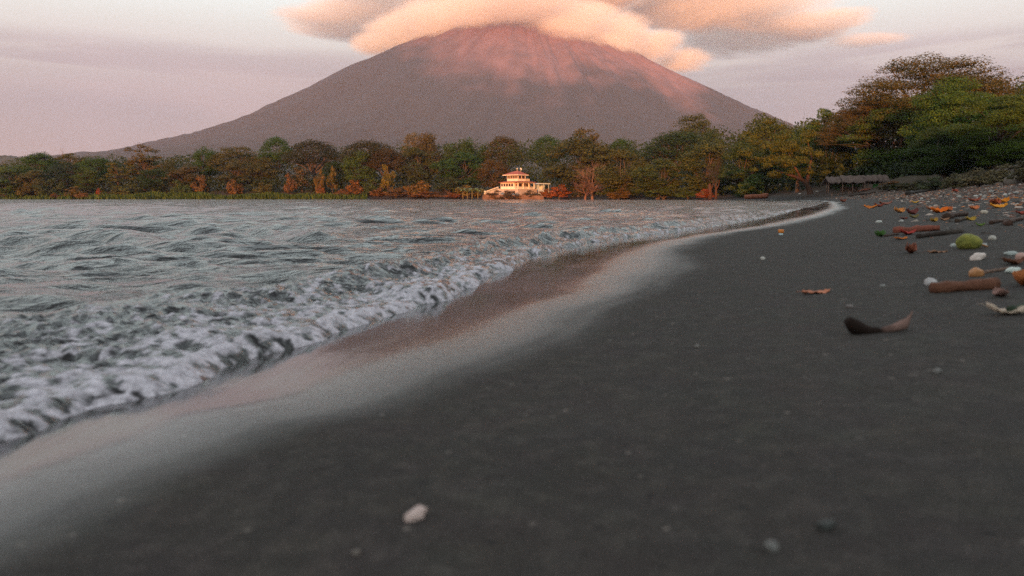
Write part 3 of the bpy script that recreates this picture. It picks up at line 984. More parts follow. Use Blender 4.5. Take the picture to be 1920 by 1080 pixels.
# banana plants left of the house
m_ban = plain('banana_leaf', (.12, .15, .045), .5, .3, 1.5)
m_bst = plain('banana_stem', (.16, .13, .06), .7, .3, 2)
def banana(px, hgt, seed, label):
    rng = np.random.default_rng(seed)
    y = 303.0; x = lat(px, 345) * y
    t = empty('banana_plant', (x, y, ground_at(x, y) - .1), rng.uniform(0, 6))
    MB().tube([(0, 0, 0), (.05, 0, hgt * .3), (0, .06, hgt * .55)], [.22, .17, .12], 8).build('stem', m_bst, t, True)
    for k in range(8):
        a = k * 2.4 + rng.uniform(-.3, .3); L = hgt * rng.uniform(.5, .7)
        s_ = np.linspace(0, 1, 7); up = rng.uniform(.5, 1.3)
        px_ = L * s_ * cos(a) * .75; py_ = L * s_ * sin(a) * .75; pz = hgt * .53 + L * (up * s_ - (up * .55 + .25) * s_ ** 2.3)
        wd = .36 * np.sin(np.clip(s_ * .95 + .05, 0, 1) * pi) ** .6 + .02
        c_ = np.stack([px_, py_, pz], 1); sd = np.array([-sin(a), cos(a), 0])
        v = np.concatenate([c_ - sd * wd[:, None] - [0, 0, .08], c_, c_ + sd * wd[:, None] - [0, 0, .08]])
        q = [(i, i + 1, i + 8, i + 7) for i in range(6)] + [(i + 7, i + 8, i + 15, i + 14) for i in range(6)]
        MB().add(v, q).build('leaf', m_ban, t, True)
    tag(t, label, 'banana plant', 'banana plants left of the house')
for i, (px, hg, lb) in enumerate(((868, 5.8, 'banana plant farthest from the house, left of the group'), (876, 4.8, 'short banana plant, second from the left in the group'),
                                  (885, 5.4, 'banana plant in the middle of the group, left of the gap'), (896, 5.0, 'banana plant closest to the house'))):
    banana(px, hg, 40 + i, lb)

# green reeds along the left shore, and the closed wood behind the first trees
rng = np.random.default_rng(5)
k = 15000
px = rng.uniform(-140, 690, k); yy_ = 306 + np.interp(px, [0, 520, 690], [10.5, 3.5, 1.0]) + rng.uniform(0.8, 8.0, k)
xx_ = (px - 960) / F * yy_
keep_ = rng.random(k) < np.interp(px, [-140, 180, 230, 560, 640, 690], [.1, .25, 1, 1, .6, .2])
xx_ = xx_[keep_]; yy_ = yy_[keep_]; k = len(xx_)
zz_ = terrain(xx_, yy_)
hh_ = rng.uniform(.7, 1.9, k) * (1.0 + .8 * (pnoise(xx_ * .09, yy_ * .2, 4)))
ang = rng.uniform(0, pi, k); wv = rng.uniform(.12, .30, k)
dx = np.cos(ang) * wv; dy = np.sin(ang) * wv; tx = rng.normal(0, .4, k); ty = rng.normal(0, .3, k)
v = np.stack([np.stack([xx_ - dx, yy_ - dy, zz_ - .1], 1), np.stack([xx_ + dx, yy_ + dy, zz_ - .1], 1),
              np.stack([xx_ + dx * .5 + tx, yy_ + dy * .5 + ty, zz_ + hh_], 1), np.stack([xx_ - dx * .5 + tx, yy_ - dy * .5 + ty, zz_ + hh_], 1)], 1).reshape(-1, 3)
ro_ = link('reeds', np_mesh('reeds', v, np.arange(4 * k).reshape(-1, 4), smooth=False), m_leaf)
ro_.color = (.058, .072, .020, 1)
tag(ro_, 'band of green reeds growing along the left part of the far shore', 'reeds', kind='stuff')

k = 140000
px = rng.uniform(-260, 2150, k)
dd = np.interp(px, [-260, 900, 1000, 1200, 1350, 1450, 1600, 1750, 2150], [362, 350, 318, 285, 250, 222, 190, 165, 130]) + rng.uniform(-6, 26, k)
tp_ = np.interp(px, [-260, 0, 60, 170, 300, 480, 620, 800, 900, 1050, 1200, 1300, 1400, 1500, 1600, 1750, 2150], [323, 323, 307, 311, 309, 295, 290, 283, 281, 280, 284, 264, 262, 250, 230, 190, 170])
xx_ = (px - 960) / F * dd
hm = (CAM_H + elev(355) * 0 + (371 - tp_) / F * dd)
zz_ = terrain(xx_, dd) + rng.uniform(0, 1, k) ** .7 * hm * (.86 + .22 * pnoise(xx_ / 9, dd / 9, 12))
cc = np.stack([xx_, dd, zz_], 1)
v, q = leaf_cloud(rng, cc, np.full((k, 3), .5), k, .80, up=.4, weights=np.ones(k))
wo = link('woodland', np_mesh('woodland', v, q, smooth=False), m_leaf)
wo.color = (.040, .046, .017, 1)
tag(wo, 'closed dark wood behind the first row of shore trees', 'woodland', kind='stuff')

# low undergrowth added under and between the trees, dark to stand for their shade
k = 42000
px = rng.uniform(-260, 2150, k)
dd = np.interp(px, [-260, 700, 905, 1025, 1060, 1200, 1330, 1350, 1450, 1545, 1560, 1720, 1850, 2150], [334, 320, 322, 322, 300, 262, 222, 214, 190, 168, 148, 126, 96, 88]) + rng.uniform(0, 16, k)
tp_ = np.interp(px, [-260, 900, 1000, 1100, 1330, 1400, 1500, 1560, 1720, 1850, 2150], [330, 322, 318, 318, 312, 300, 300, 300, 290, 250, 250])
xx_ = (px - 960) / F * dd
g_ = terrain(xx_, dd)
zz_ = g_ + rng.uniform(0, 1, k) ** .8 * np.clip(CAM_H + (371 - tp_) / F * dd - g_, 1, 20) * (.7 + .4 * pnoise(xx_ / 4, dd / 4, 15))
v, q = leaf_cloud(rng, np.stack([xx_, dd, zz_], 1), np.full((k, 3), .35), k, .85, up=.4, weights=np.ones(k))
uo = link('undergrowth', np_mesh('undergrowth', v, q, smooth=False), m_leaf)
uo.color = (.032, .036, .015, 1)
tag(uo, 'undergrowth coloured dark like the shade at the foot of the shore trees', 'undergrowth', kind='stuff')

# ------------------------------------------------------------------ lake house
m_wall = plain('cream_plaster', (.78, .59, .46), .85, .10, .8)
m_white = plain('white_paint', (.80, .66, .50), .7, .08, 1.0)
m_stone = plain('pale_stone', (.44, .33, .27), .9, .30, 2.2, .4)
m_tile = plain('red_roof_tiles', (.30, .075, .05), .8, .30, 3.0)
m_dark = plain('dark_window', (.055, .028, .02), .35, .2, 1.0, spec=.5)
m_wood = plain('warm_wood', (.32, .14, .06), .7, .3, 2.0)
m_blue = plain('pale_blue_paint', (.42, .50, .58), .7, .12, 1.0)
HY = 296.0
hxp = lat(971, 350) * HY
hz = 4.25 - 2.35                    # the terrace floor stands 2.35 m above the house foot
house = empty('lake_house', (hxp, HY, hz), radians(45))
house.scale = (.92, .92, .94)
tag(house, 'sunlit two storey cream house with red roofs on the far shore', 'house')
FL = 2.35                            # ground floor level
LA, LB = 10.2, 10.4                  # right and left fronts
def railing(mb, p, q, z, h=.9, post=.35):
    p = np.array(p, float); q = np.array(q, float); L = np.linalg.norm(q - p)
    kx = int(L / post)
    d = (q - p) / L; s = np.array([-d[1], d[0]]) * .04
    def bar(a, b_, z0, z1, wf=1.0):
        v = [(*(a - s * wf), z0), (*(a + s * wf), z0), (*(b_ + s * wf), z0), (*(b_ - s * wf), z0), (*(a - s * wf), z1), (*(a + s * wf), z1), (*(b_ + s * wf), z1), (*(b_ - s * wf), z1)]
        mb.add(v, [(0, 3, 2, 1), (4, 5, 6, 7), (0, 1, 5, 4), (1, 2, 6, 5), (2, 3, 7, 6), (3, 0, 4, 7)])
    bar(p, q, z + h - .12, z + h, 1.3); bar(p, q, z + .05, z + .14)
    for i in range(kx + 1):
        c_ = p + d * L * i / kx
        bar(c_ - d * .05, c_ + d * .05, z + .14, z + h - .12)
# podium and terrace
mb = MB(); mb.box(-.7, LA + .8, -.7, LB + .6, -1.6, FL - .12)
pod = mb.build('podium', m_stone, house)
mb = MB(); mb.box(-.8, LA + .9, -.8, LB + .7, FL - .118, FL); mb.build('terrace_slab', m_white, house)
for a0 in (1.0, 3.6, 6.2):
    MB().box(-.78, -.704, a0, a0 + .7, .1, 1.5).build('vent_opening', m_dark, pod)
# ground floor walls (set back behind the right veranda)
mb = MB()
mb.box(.0, .22, 2.6, LB, FL, FL + .95); mb.box(.0, .22, 2.6, LB, FL + 2.15, FL + 2.6)
for y0 in (2.6, 4.15, 5.7, 7.25, 8.8, LB - .25):
    mb.box(.0, .22, y0, y0 + .25, FL + .95, FL + 2.15)
mb.box(.0, LA, 2.38, 2.598, FL, FL + 2.6)
mb.box(LA - .22, LA, 2.6, LB, FL, FL + 2.6)
mb.box(.22, LA - .22, LB - .22, LB, FL, FL + 2.6)
gw = mb.build('ground_floor_wall', m_wall, house)
for y0 in (2.85, 4.4, 5.95, 7.5, 9.05):
    f = MB(); f.box(.06, .14, y0, y0 + 1.1, FL + .95, FL + 2.15)
    wn = f.build('window', m_dark, gw)
    g = MB(); g.box(.03, .058, y0 + .32, y0 + .40, FL + .95, FL + 2.15); g.box(.03, .058, y0 + .70, y0 + .78, FL + .95, FL + 2.15)
    g.build('frame', m_white, wn) if False else None
for a0 in (1.2, 5.6):
    MB().box(a0, a0 + 1.1, 2.33, 2.377, FL, FL + 2.05).build('door', m_wood, house)
MB().box(3.0, 4.8, 2.33, 2.377, FL + .8, FL + 2.0).build('window', m_dark, house)
MB().box(7.4, 9.2, 2.33, 2.377, FL + .8, FL + 2.0).build('window', m_dark, house)
for a0, b0 in ((0, 0), (3.3, 0), (6.6, 0), (LA - .3, 0), (0, 2.1)):
    MB().box(a0, a0 + .3, b0, b0 + .27, FL, FL + 2.35).build('column', m_white, house)
MB().box(-.02, LA + .02, -.02, .32, FL + 2.352, FL + 2.6).build('veranda_beam', m_white, house)
mb = MB(); railing(mb, (.3, .12), (LA - .3, .12), FL, .85, .42); railing(mb, (.12, .3), (.12, 2.1), FL, .85, .42)
mb.build('veranda_railing', m_white, house)
# red skirt roof between the storeys
def skirt(x0, x1, y0, y1, xi0, xi1, yi0, yi1, z0, z1, th=.14):
    o_ = [(x0, y0), (x1, y0), (x1, y1), (x0, y1)]; i_ = [(xi0, yi0), (xi1, yi0), (xi1, yi1), (xi0, yi1)]
    v = [(*p_, z0) for p_ in o_] + [(*p_, z1) for p_ in i_] + [(*p_, z0 - th) for p_ in o_] + [(*p_, z1 - th) for p_ in i_]
    q = []
    for k_ in range(4):
        j_ = (k_ + 1) % 4
        q += [(k_, j_, j_ + 4, k_ + 4), (k_ + 8, k_ + 12, j_ + 12, j_ + 8), (k_, k_ + 8, j_ + 8, j_)]
    q += [(4, 5, 6, 7), (15, 14, 13, 12)]
    return MB().add(v, q)
U = FL + 3.15                         # upper floor level
skirt(-.75, LA + .6, -.75, LB + .6, .5, 7.6, .5, 7.6, FL + 2.76, U - .02).build('lower_roof', m_tile, house)
# upper storey: glazed left front, open balcony at the right front
mb = MB()
X0, X1, Y0, Y1 = .75, 5.4, .75, 7.2
mb.box(X0, X0 + .2, Y0, Y1, U, U + 1.0); mb.box(X0, X0 + .2, Y0, Y1, U + 2.25, U + 2.55)
for i in range(7):
    y_ = Y0 + (Y1 - Y0 - .2) * i / 6
    mb.box(X0, X0 + .2, y_, y_ + .2, U + 1.0, U + 2.25)
mb.box(X0 + .2, X1, Y0, Y0 + .2, U, U + .95); mb.box(X0 + .2, X1, Y0, Y0 + .2, U + 2.25, U + 2.55)
for x_ in (X0 + .2, 2.9, X1 - .3):
    mb.box(x_, x_ + .3, Y0, Y0 + .2, U + .95, U + 2.25)
mb.box(X1 - .2, X1, Y0 + .2, Y1, U, U + 2.55); mb.box(X0 + .2, X1 - .2, Y1 - .2, Y1, U, U + 2.55)
uw = mb.build('upper_wall', m_wall, house)
for i in range(6):
    y_ = Y0 + (Y1 - Y0 - .2) * i / 6
    MB().box(X0 + .06, X0 + .12, y_ + .2, y_ + (Y1 - Y0 - .2) / 6, U + 1.0, U + 2.25).build('window', m_dark, uw)
for x_, x2 in ((X0 + .5, 2.9), (3.2, X1 - .3)):
    MB().box(x_, x2, Y0 + .09, Y0 + .15, U + .95, U + 2.25).build('window', m_dark, uw)
mb = MB(); railing(mb, (X1 + .05, Y0 + .1), (X1 + 2.6, Y0 + .1), U - .02, 1.0, .3)
mb.build('balcony_railing', m_white, house)
MB().box(X1 + .002, X1 + 2.7, Y0, Y1 - 2, U - .16, U - .025).build('balcony_floor', m_white, house)
# hipped top roof with a white eaves board
R0, R1, R2, R3 = X0 - 1.25, X1 + 1.0, Y0 - 1.0, Y1 + 1.5
zt = U + 2.62
v = [(R0, R2, zt), (R1, R2, zt), (R1, R3, zt), (R0, R3, zt), ((R0 + R1) / 2, R2 + 3.1, zt + 1.75), ((R0 + R1) / 2, R3 - 3.6, zt + 1.55)]
rf = MB().add(v, [(1, 2, 5, 4), (3, 0, 4, 5), (3, 2, 1, 0)], [(0, 1, 4), (2, 3, 5)]).build('upper_roof', m_tile, house)
mb = MB(); mb.box(R0 - .04, R1 + .04, R2 - .04, R3 + .04, zt - .26, zt - .004)
mb.build('eaves_board', m_white, rf)
mb = MB(); mb.tube([(2.6, 3.0, zt + 1.2), (2.6, 3.0, zt + 2.5)], .05, 6); mb.box(2.35, 2.85, 2.9, 3.05, zt + 2.3, zt + 2.75)
mb.build('water_tank_vent', m_white, rf)
mb = MB()
dish = [(cos(a) * r_ + 4.5, 2.6 + sin(a) * r_ * .5, zt + 2.4 + .35 * r_ * r_ + sin(a) * r_ * .85) for r_ in (.02, .3, .55) for a in np.linspace(0, 2 * pi, 12, endpoint=False)]
mb.add(dish, [(k_ * 12 + i, k_ * 12 + (i + 1) % 12, k_ * 12 + 12 + (i + 1) % 12, k_ * 12 + 12 + i) for k_ in range(2) for i in range(12)])
mb.tube([(4.5, 2.75, zt + .4), (4.5, 2.75, zt + 2.4)], .05, 6)
mb.build('satellite_dish', m_white, rf)
# white stair wall running down to the left
mb = MB()
for i in range(12):
    y0 = LB + .62 + i * .72
    mb.box(-.75, .9, y0, y0 + .72, -1.4, FL - .15 - i * .17)
st = mb.build('stairs', m_stone, house)
mb = MB()
a = np.array((-.78, LB + .62)); z0 = FL
for k_ in range(12):
    y0 = LB + .62 + k_ * .72; zz = FL - .1 - k_ * .17
    mb.box(-.92, -.76, y0, y0 + .12, zz - .1, zz + .85)
mb.add([(-.92, LB + .62, FL + .7), (-.76, LB + .62, FL + .7), (-.76, LB + 9.3, FL - 1.3), (-.92, LB + 9.3, FL - 1.3),
        (-.92, LB + .62, FL + .9), (-.76, LB + .62, FL + .9), (-.76, LB + 9.3, FL - 1.1), (-.92, LB + 9.3, FL - 1.1)],
       [(0, 3, 2, 1), (4, 5, 6, 7), (0, 1, 5, 4), (1, 2, 6, 5), (2, 3, 7, 6), (3, 0, 4, 7)])
mb.box(-1.0, -.55, LB + 9.1, LB + 9.5, -2.2, FL - .7)
mb.build('stair_railing', m_white, st)

# pale blue outbuilding half hidden behind the house
ax = lat(1012, 350) * 306; az = ground_at(ax, 306)
ann = empty('outbuilding', (ax, 306, 2.4), radians(30))
ann.scale = (.78, .78, .85)
tag(ann, 'pale blue open sided outbuilding half hidden by trees right of the house', 'building')
for x_, y_ in ((-2, -1.8), (1.2, -1.8), (4.2, -1.8), (-2, 1.8), (4.2, 1.8)):
    MB().box(x_, x_ + .28, y_, y_ + .28, -2, 4.2).build('post', m_blue, ann)
MB().box(-2.5, 5.0, -2.3, 2.5, 4.202, 4.75).build('roof', m_blue, ann)
mb = MB(); mb.box(-2, 4.4, 2.1, 2.3, -1, 4.2); mb.box(-1.7, 1.2, -1.75, -1.6, -1, 1.6)
mb.build('wall', m_blue, ann)
MB().box(-1.2, .6, -1.8, -1.752, 1.7, 3.1).build('window', m_white, ann)

# stone wall along the water below the house
m_rub = plain('rubble_wall', (.15, .085, .062), .95, .45, 1.2, .6)
mb = MB(); rng = np.random.default_rng(8)
for i in range(60):
    t_ = i / 59; px_ = 906 + t_ * 112; y_ = 288.5 + 2.5 * sin(t_ * 5) - 3 * t_
    mb.box(lat(px_, 360) * y_ - .22, lat(px_, 360) * y_ + .23, y_ - .3, y_ + .3, -.6, 1.75 + rng.uniform(-.25, .2) - .5 * abs(t_ - .3))
tag(mb.build('retaining_wall', m_rub), 'low rough stone wall along the water below the house', 'wall')

# ------------------------------------------------------------------ thatched beach shelter
m_thatch = plain('grey_thatch', (.105, .070, .058), .95, .45, 6.0, .8)
m_pole = plain('rough_poles', (.20, .115, .08), .9, .35, 3.0)
m_green = plain('green_tarpaulin', (.045, .15, .035), .6, .15, 2.0)
SY = 132.0
sx = lat(1602, 350) * SY; sz = ground_at(sx, SY)
hut = empty('thatched_shelter', (sx, SY, sz), radians(-6))
tag(hut, 'open thatched shelter of four roofs on poles at the back of the beach', 'shelter')
ppm = SY / F
def hX(px): return (px - 1602) * ppm
zc = lambda py: CAM_H + elev(py) * SY - sz
rng = np.random.default_rng(3)
for (p0, p1, top, bot, dy) in ((1549, 1574, 333, 343, 0), (1573, 1612, 331, 343, -.5), (1615, 1638, 330.5, 340, .3), (1636, 1661, 329.5, 341, .8)):
    x0, x1 = hX(p0), hX(p1); zt_, zb = zc(top), zc(bot)
    nx = 24; ny = 7
    V = []; Q = []
    for side in (0, 1):
        for j in range(ny):
            f = j / (ny - 1)
            for i in range(nx):
                x_ = x0 + (x1 - x0) * i / (nx - 1) + rng.normal(0, .03)
                drop = (rng.uniform(-.22, .05) if j == ny - 1 else rng.normal(0, .03))
                yv_ = (-1 if side == 0 else 1) * (.05 + f * 1.9) + dy
                V.append((x_, yv_, zt_ - (zt_ - zb) * f ** 1.15 + drop + .06 * sin(i * .7)))
        o_ = side * nx * ny
        Q += [(o_ + j * nx + i, o_ + j * nx + i + 1, o_ + (j + 1) * nx + i + 1, o_ + (j + 1) * nx + i) for j in range(ny - 1) for i in range(nx - 1)]
    me = MB().add(V, Q).mesh('roof')
    o = link('roof', me, m_thatch, hut)
    md = o.modifiers.new('thick', 'SOLIDIFY'); md.thickness = .16; md.offset = -1
for px_, dy, rr_, tp in ((1551, -1.5, .07, 339), (1575, -1.8, .10, 339), (1592, -1.9, .09, 340), (1614, -1.7, .10, 338), (1622, -1.4, .08, 337), (1645, -1.0, .07, 338), (1660, -.8, .07, 338),
                         (1556, 1.2, .07, 337), (1590, 1.2, .07, 337), (1622, 1.4, .07, 336), (1655, 1.6, .07, 336)):
    x_ = hX(px_)
    MB().tube([(x_, dy, -.3), (x_ + .04, dy, 1.0), (x_ - .02, dy, zc(tp))], [rr_, rr_ * .9, rr_ * .85], 7, wob=.05, rng=rng).build('post', m_pole, hut, True)
MB().box(hX(1632), hX(1642), -.75, -.70, zc(357), zc(345)).build('green_screen', m_green, hut)
MB().box(hX(1580), hX(1612), 1.0, 1.06, zc(360), zc(350)).build('back_screen', m_pole, hut)

# plank bench and bits under the shelter
def bench(px, y, L, label):
    x_ = lat(px, 358) * y; t = empty('plank_bench', (x_, y, ground_at(x_, y)), radians(4))
    MB().box(-L / 2, L / 2, -.2, .2, .42, .48).build('seat', m_pole, t)
    for x2 in (-L / 2 + .15, L / 2 - .25):
        MB().box(x2, x2 + .1, -.16, .16, -.1, .418).build('leg', m_pole, t)
    tag(t, label, 'bench')
bench(1566, SY - .6, 1.5, 'short plank bench under the left bay of the shelter')
bench(1600, SY - .4, 1.9, 'longer plank bench under the second bay of the shelter')
m_red = plain('rusty_wood', (.24, .075, .04), .85, .35, 3.0)
mb = MB()
for i in range(5):
    mb.tube([(-1.0 + .2 * i, -.3 + .1 * i, .1 + .05 * i), (.2 + .2 * i, .1, .35 + .1 * (i % 3)), (1.1, .2 - .1 * i, .15 + .12 * i)], [.09, .10, .05], 6)
wx0 = lat(1619, 358) * (SY - 2.2)
o = mb.build('driftwood_pile', m_red, None, True); o.location = (wx0, SY - 2.2, ground_at(wx0, SY - 2.2))
tag(o, 'heap of reddish driftwood poles leaning in front of the shelter', 'driftwood')

# leaning trunk tree left of the shelter
LY = 150.0
def LP(px, py, dy=0.0): return np.array([lat(px, py) * (LY + dy), LY + dy, CAM_H + elev(py) * (LY + dy)])
bx = LP(1518, 361)
lt = empty('leaning_tree', tuple(bx), 0)
tag(lt, 'tree with a curved orange trunk leaning left over the sand beside the shelter', 'tree', GB)
tb = MB()
P_ = [LP(1519, 364), LP(1517, 354), LP(1513, 345), LP(1503, 336.5), LP(1490, 331), LP(1474, 326, 1), LP(1455, 318, 2)]
tb.tube([p_ - bx for p_ in P_], [.62, .48, .42, .36, .30, .22, .12], 10, cap=False)
tb.tube([P_[2] - bx, LP(1516, 322) - bx, LP(1522, 295) - bx, LP(1515, 268) - bx], [.36, .28, .2, .1], 8, cap=False)
tb.tube([P_[3] - bx, LP(1490, 312) - bx, LP(1478, 285) - bx], [.26, .2, .1], 8, cap=False)
tb.tube([LP(1500, 362) - bx, LP(1499, 350) - bx, LP(1497, 338) - bx], [.11, .10, .08], 6, cap=False)
o = link('trunk', tb.mesh('trunk', True), m_bark, lt); o.color = (.085, .043, .029, 1)
rng = np.random.default_rng(77); cs = []; rs = []
for i in range(70):
    px_ = rng.normal(1478, 34); py_ = np.clip(rng.normal(282, 27), 228, 334 - abs(px_ - 1478) * .15)
    cs.append(LP(px_, py_, rng.normal(0, 4)) - bx); rs.append(np.array([1.15, 1.15, .75]) * rng.uniform(.6, 1.4))
v, q = leaf_cloud(rng, np.array(cs), np.array(rs), 15000, .36)
o = link('crown', np_mesh('crown', v, q, smooth=False), m_leaf, lt); o.color = (.082, .070, .018, 1)
# orange trunks on the waterline farther left
for i, (px_, d_, lb) in enumerate(((1331, 207, 'thicker of two orange trunks on the waterline'), (1342, 205, 'thinner right one of two orange trunks on the waterline'))):
    x_ = lat(px_, 362) * d_; g_ = ground_at(x_, d_)
    tb = MB(); hgt = 4.2
    tb.tube([(0, 0, -.5), (.1, 0, 1.2), (.05, 0, 2.8), (-.2, 0, hgt)], [.75 - .3 * i, .5 - .2 * i, .45 - .2 * i, .35 - .15 * i], 9, cap=False)
    tb.tube([(.05, 0, 2.4), (.7, .1, 3.6), (1.0, .2, 5.2)], [.28 - .1 * i, .2 - .08 * i, .12], 7, cap=False)
    o = link('tree_trunk', tb.mesh('tree_trunk', True), m_bark); o.location = (x_, d_, g_); o.color = (.075, .038, .026, 1)
    tag(o, lb, 'tree trunk')
# beached log
def log_at(name, px0, px1, py, d, r, label, c=(.24, .085, .05), knob=True):
    x0 = lat(px0, py) * d; x1 = lat(px1, py) * (d + .6); g_ = ground_at((x0 + x1) / 2, d)
    tb = MB(); rg = np.random.default_rng(int(px0)); L = x1 - x0
    tb.tube([(-L / 2, 0, r * .9), (-L * .2, 0, r), (L * .2, 0, r * 1.05), (L * .42, 0, r * 1.3), (L / 2, 0, r * 2.0)], [r * .85, r, r * .95, r * 1.15, r * .7], 9, wob=.05, rng=rg)
    if knob:
        tb.tube([(L * .42, 0, r), (L * .50, 0, r * 1.9), (L * .51, .1, r * 2.3)], [r * .5, r * .3, r * .12], 7)
    o = link(name, tb.mesh(name, True), m_bark); o.location = ((x0 + x1) / 2, d, g_); o.color = (*c, 1)
    tag(o, label, 'log')
log_at('beached_log', 1397, 1438, 362, 168, .55, 'long orange brown log lying on the sand in front of the black hollow')
# white bits on the far sand
m_pebw = plain('white_stone', (.62, .58, .54), .7, .2, 8.0)
# dry brush on the bank at the right, and a pale boulder
BR = [(1672, 338, 44, 122, (.20, .075, .035), 'orange brown brush pile right of the shelter'),
      (1668, 345, 50, 118, (.075, .048, .030), 'brown brush heap behind the right end of the shelter'),
      (1692, 343, 60, 112, (.060, .052, .030), 'greenish brown brush between the shelter and the low end of the bank'),
      (1722, 337, 60, 104, (.070, .056, .036), 'tall dull brush above the low end of the bank'),
      (1702, 341, 44, 100, (.085, .055, .040), 'grey brown brush at the low end of the bank'),
      (1745, 330, 60, 84, (.060, .055, .036), 'grey green brush on the bank, second from the shelter'),
      (1790, 324, 60, 74, (.095, .065, .048), 'dry brush in the middle of the bank'),
      (1838, 314, 70, 66, (.12, .075, .056), 'pinkish dry brush below the deep green tree'),
      (1885, 306, 70, 60, (.13, .085, .066), 'pale dry brush beside the boulder'),
      (1925, 300, 70, 56, (.09, .06, .045), 'dry brush at the right edge of the bank')]
for i, (px, top, wd, d, c, lb) in enumerate(BR):
    plant_tree('dry_brush', 'shrub', i % 4, px, top, wd, d, c, lb, 'dry brush on the bank', cat='brush', sink=.05)
def rock(name, loc, dims, seed, mat, label, cat, rz=0.0, group=None, tilt=(0, 0), sub=3, sink=.18, rough=.16, col_=None):
    import bmesh
    bm = bmesh.new(); bmesh.ops.create_icosphere(bm, subdivisions=sub, radius=1.0)
    rg = np.random.default_rng(seed); off = rg.uniform(0, 50, 3)
    V = np.array([v_.co[:] for v_ in bm.verts])
    nz = pnoise(V[:, 0] * 1.1 + off[0], V[:, 1] * 1.1 + off[1] + V[:, 2] * .7, seed) * rough + pnoise(V[:, 0] * 2.6 + off[2], V[:, 2] * 2.6 + V[:, 1] * 1.7, seed + 3) * rough * .4
    V = V * (1 + nz)[:, None]
    V = np.sign(V) * np.abs(V) ** .92
    V = V * np.array(dims) / 2
    for v_, c_ in zip(bm.verts, V): v_.co = c_
    me = bpy.data.meshes.new(name); bm.to_mesh(me); bm.free()
    for p_ in me.polygons: p_.use_smooth = True
    o = link(name, me, mat)
    o.location = (loc[0], loc[1], loc[2] + dims[2] * (.5 - sink)); o.rotation_euler = (tilt[0], tilt[1], rz)
    if col_: o.color = (*col_, 1)
    return tag(o, label, cat, group)
m_boul = plain('pale_boulder', (.15, .12, .10), .95, .3, 2.0, .5)
rx = lat(1906, 310) * 58
rock('boulder', (rx, 58, ground_at(rx, 58)), (1.5, 1.3, 1.15), 5, m_boul, 'pale boulder on top of the dry bank at the right edge', 'boulder', sink=.3, rough=.3)

# ------------------------------------------------------------------ things lying on the near beach
m_obj, n, b = material('weathered_organic')          # colour from the object, mottled
oi = n.new('ShaderNodeObjectInfo'); co = n.new('ShaderNodeTexCoord').outputs['Object']
mot = n.noise(co, 60, 5, 0.65)
n.put(b.inputs['Base Color'], n.mix(mot, n.mix(1.0, oi.outputs['Color'], (.35, .30, .27), 'MULTIPLY'), n.mix(1.0, oi.outputs['Color'], (1.6, 1.6, 1.6), 'MULTIPLY')))
b.inputs['Roughness'].default_value = 0.8
b.inputs['Specular IOR Level'].default_value = 0.2
bmp = n.new('ShaderNodeBump'); bmp.inputs['Strength'].default_value = .8; bmp.inputs['Distance'].default_value = .004
n.put(bmp.inputs['Height'], n.noise(n.mapping(co, scale=(40, 130, 130)), 1.0, 5, .7)); n.l.new(bmp.outputs[0], b.inputs['Normal'])
m_stn, n, b = material('smooth_stone')
oi = n.new('ShaderNodeObjectInfo'); co = n.new('ShaderNodeTexCoord').outputs['Object']
n.put(b.inputs['Base Color'], n.mix(n.noise(co, 45, 4, 0.6), n.mix(1.0, oi.outputs['Color'], (.5, .45, .41), 'MULTIPLY'), n.mix(1.0, oi.outputs['Color'], (1.15, 1.15, 1.15), 'MULTIPLY')))
b.inputs['Roughness'].default_value = 0.6

GP = 'pebbles on the beach'; GL = 'fallen leaves on the beach'; GW = 'driftwood on the beach'
def pebble(px, py, w, h, c, label, rz=0.0, seed=None, tilt=(0, 0), group=GP, name='pebble', cat='pebble'):
    """a stone that looks w by h photo pixels across from the camera"""
    x, y, z = spot(px, py)
    d = math.sqrt(x * x + y * y)
    return rock(name, (x, y, z), (w * .8 / F * d, max(w * .5, h * .85) / F * d, h * .82 / F * d), seed or int(px * 7 + py), m_stn, label, cat, rz, group, tilt, sub=3, sink=.26, rough=.27, col_=c)

def leaf(px, py, w, c, label, rz=0.0, curl=.35, aspect=.5, group=GL, lift=.0, seed=None, pitch=.0):
    """a dry curled leaf w photo pixels long"""
    x, y, z = spot(px, py); d = math.sqrt(x * x + y * y); L = w / F * d
    rg = np.random.default_rng(seed or int(px * 13 + py))
    nu, nv = 12, 7
    V = []
    for i in range(nu):
        u = i / (nu - 1); hw = .5 * aspect * L * (math.sin(pi * min(1, u * .93 + .04)) ** .75)
        for j in range(nv):
            q = j / (nv - 1) * 2 - 1
            zz = curl * L * ((u - .5) ** 2 * 1.5 + (q * q) * .35 * aspect) + .03 * L * rg.standard_normal()
            V.append(((u - .5) * L, q * hw, zz))
    Q = [(i * nv + j, i * nv + j + 1, (i + 1) * nv + j + 1, (i + 1) * nv + j) for i in range(nu - 1) for j in range(nv - 1)]
    mb = MB().add(V, Q)
    o = link('fallen_leaf', mb.mesh('fallen_leaf', True), m_obj)
    md = o.modifiers.new('thick', 'SOLIDIFY'); md.thickness = max(.0012, .02 * L)
    sb = MB(); sb.tube([(-.48 * L, 0, curl * L * .36), (-.58 * L, .02 * L, curl * L * .45), (-.72 * L, .05 * L, curl * L * .38)], [.012 * L, .012 * L, .010 * L], 5)
    s_ = sb.build('stalk', m_obj, o, True); s_.color = (*(k_ * .6 for k_ in c), 1)
    o.location = (x, y, z + .02 * L + lift); o.rotation_euler = (pitch, 0, rz); o.color = (*c, 1)
    return tag(o, label, 'leaf', group)

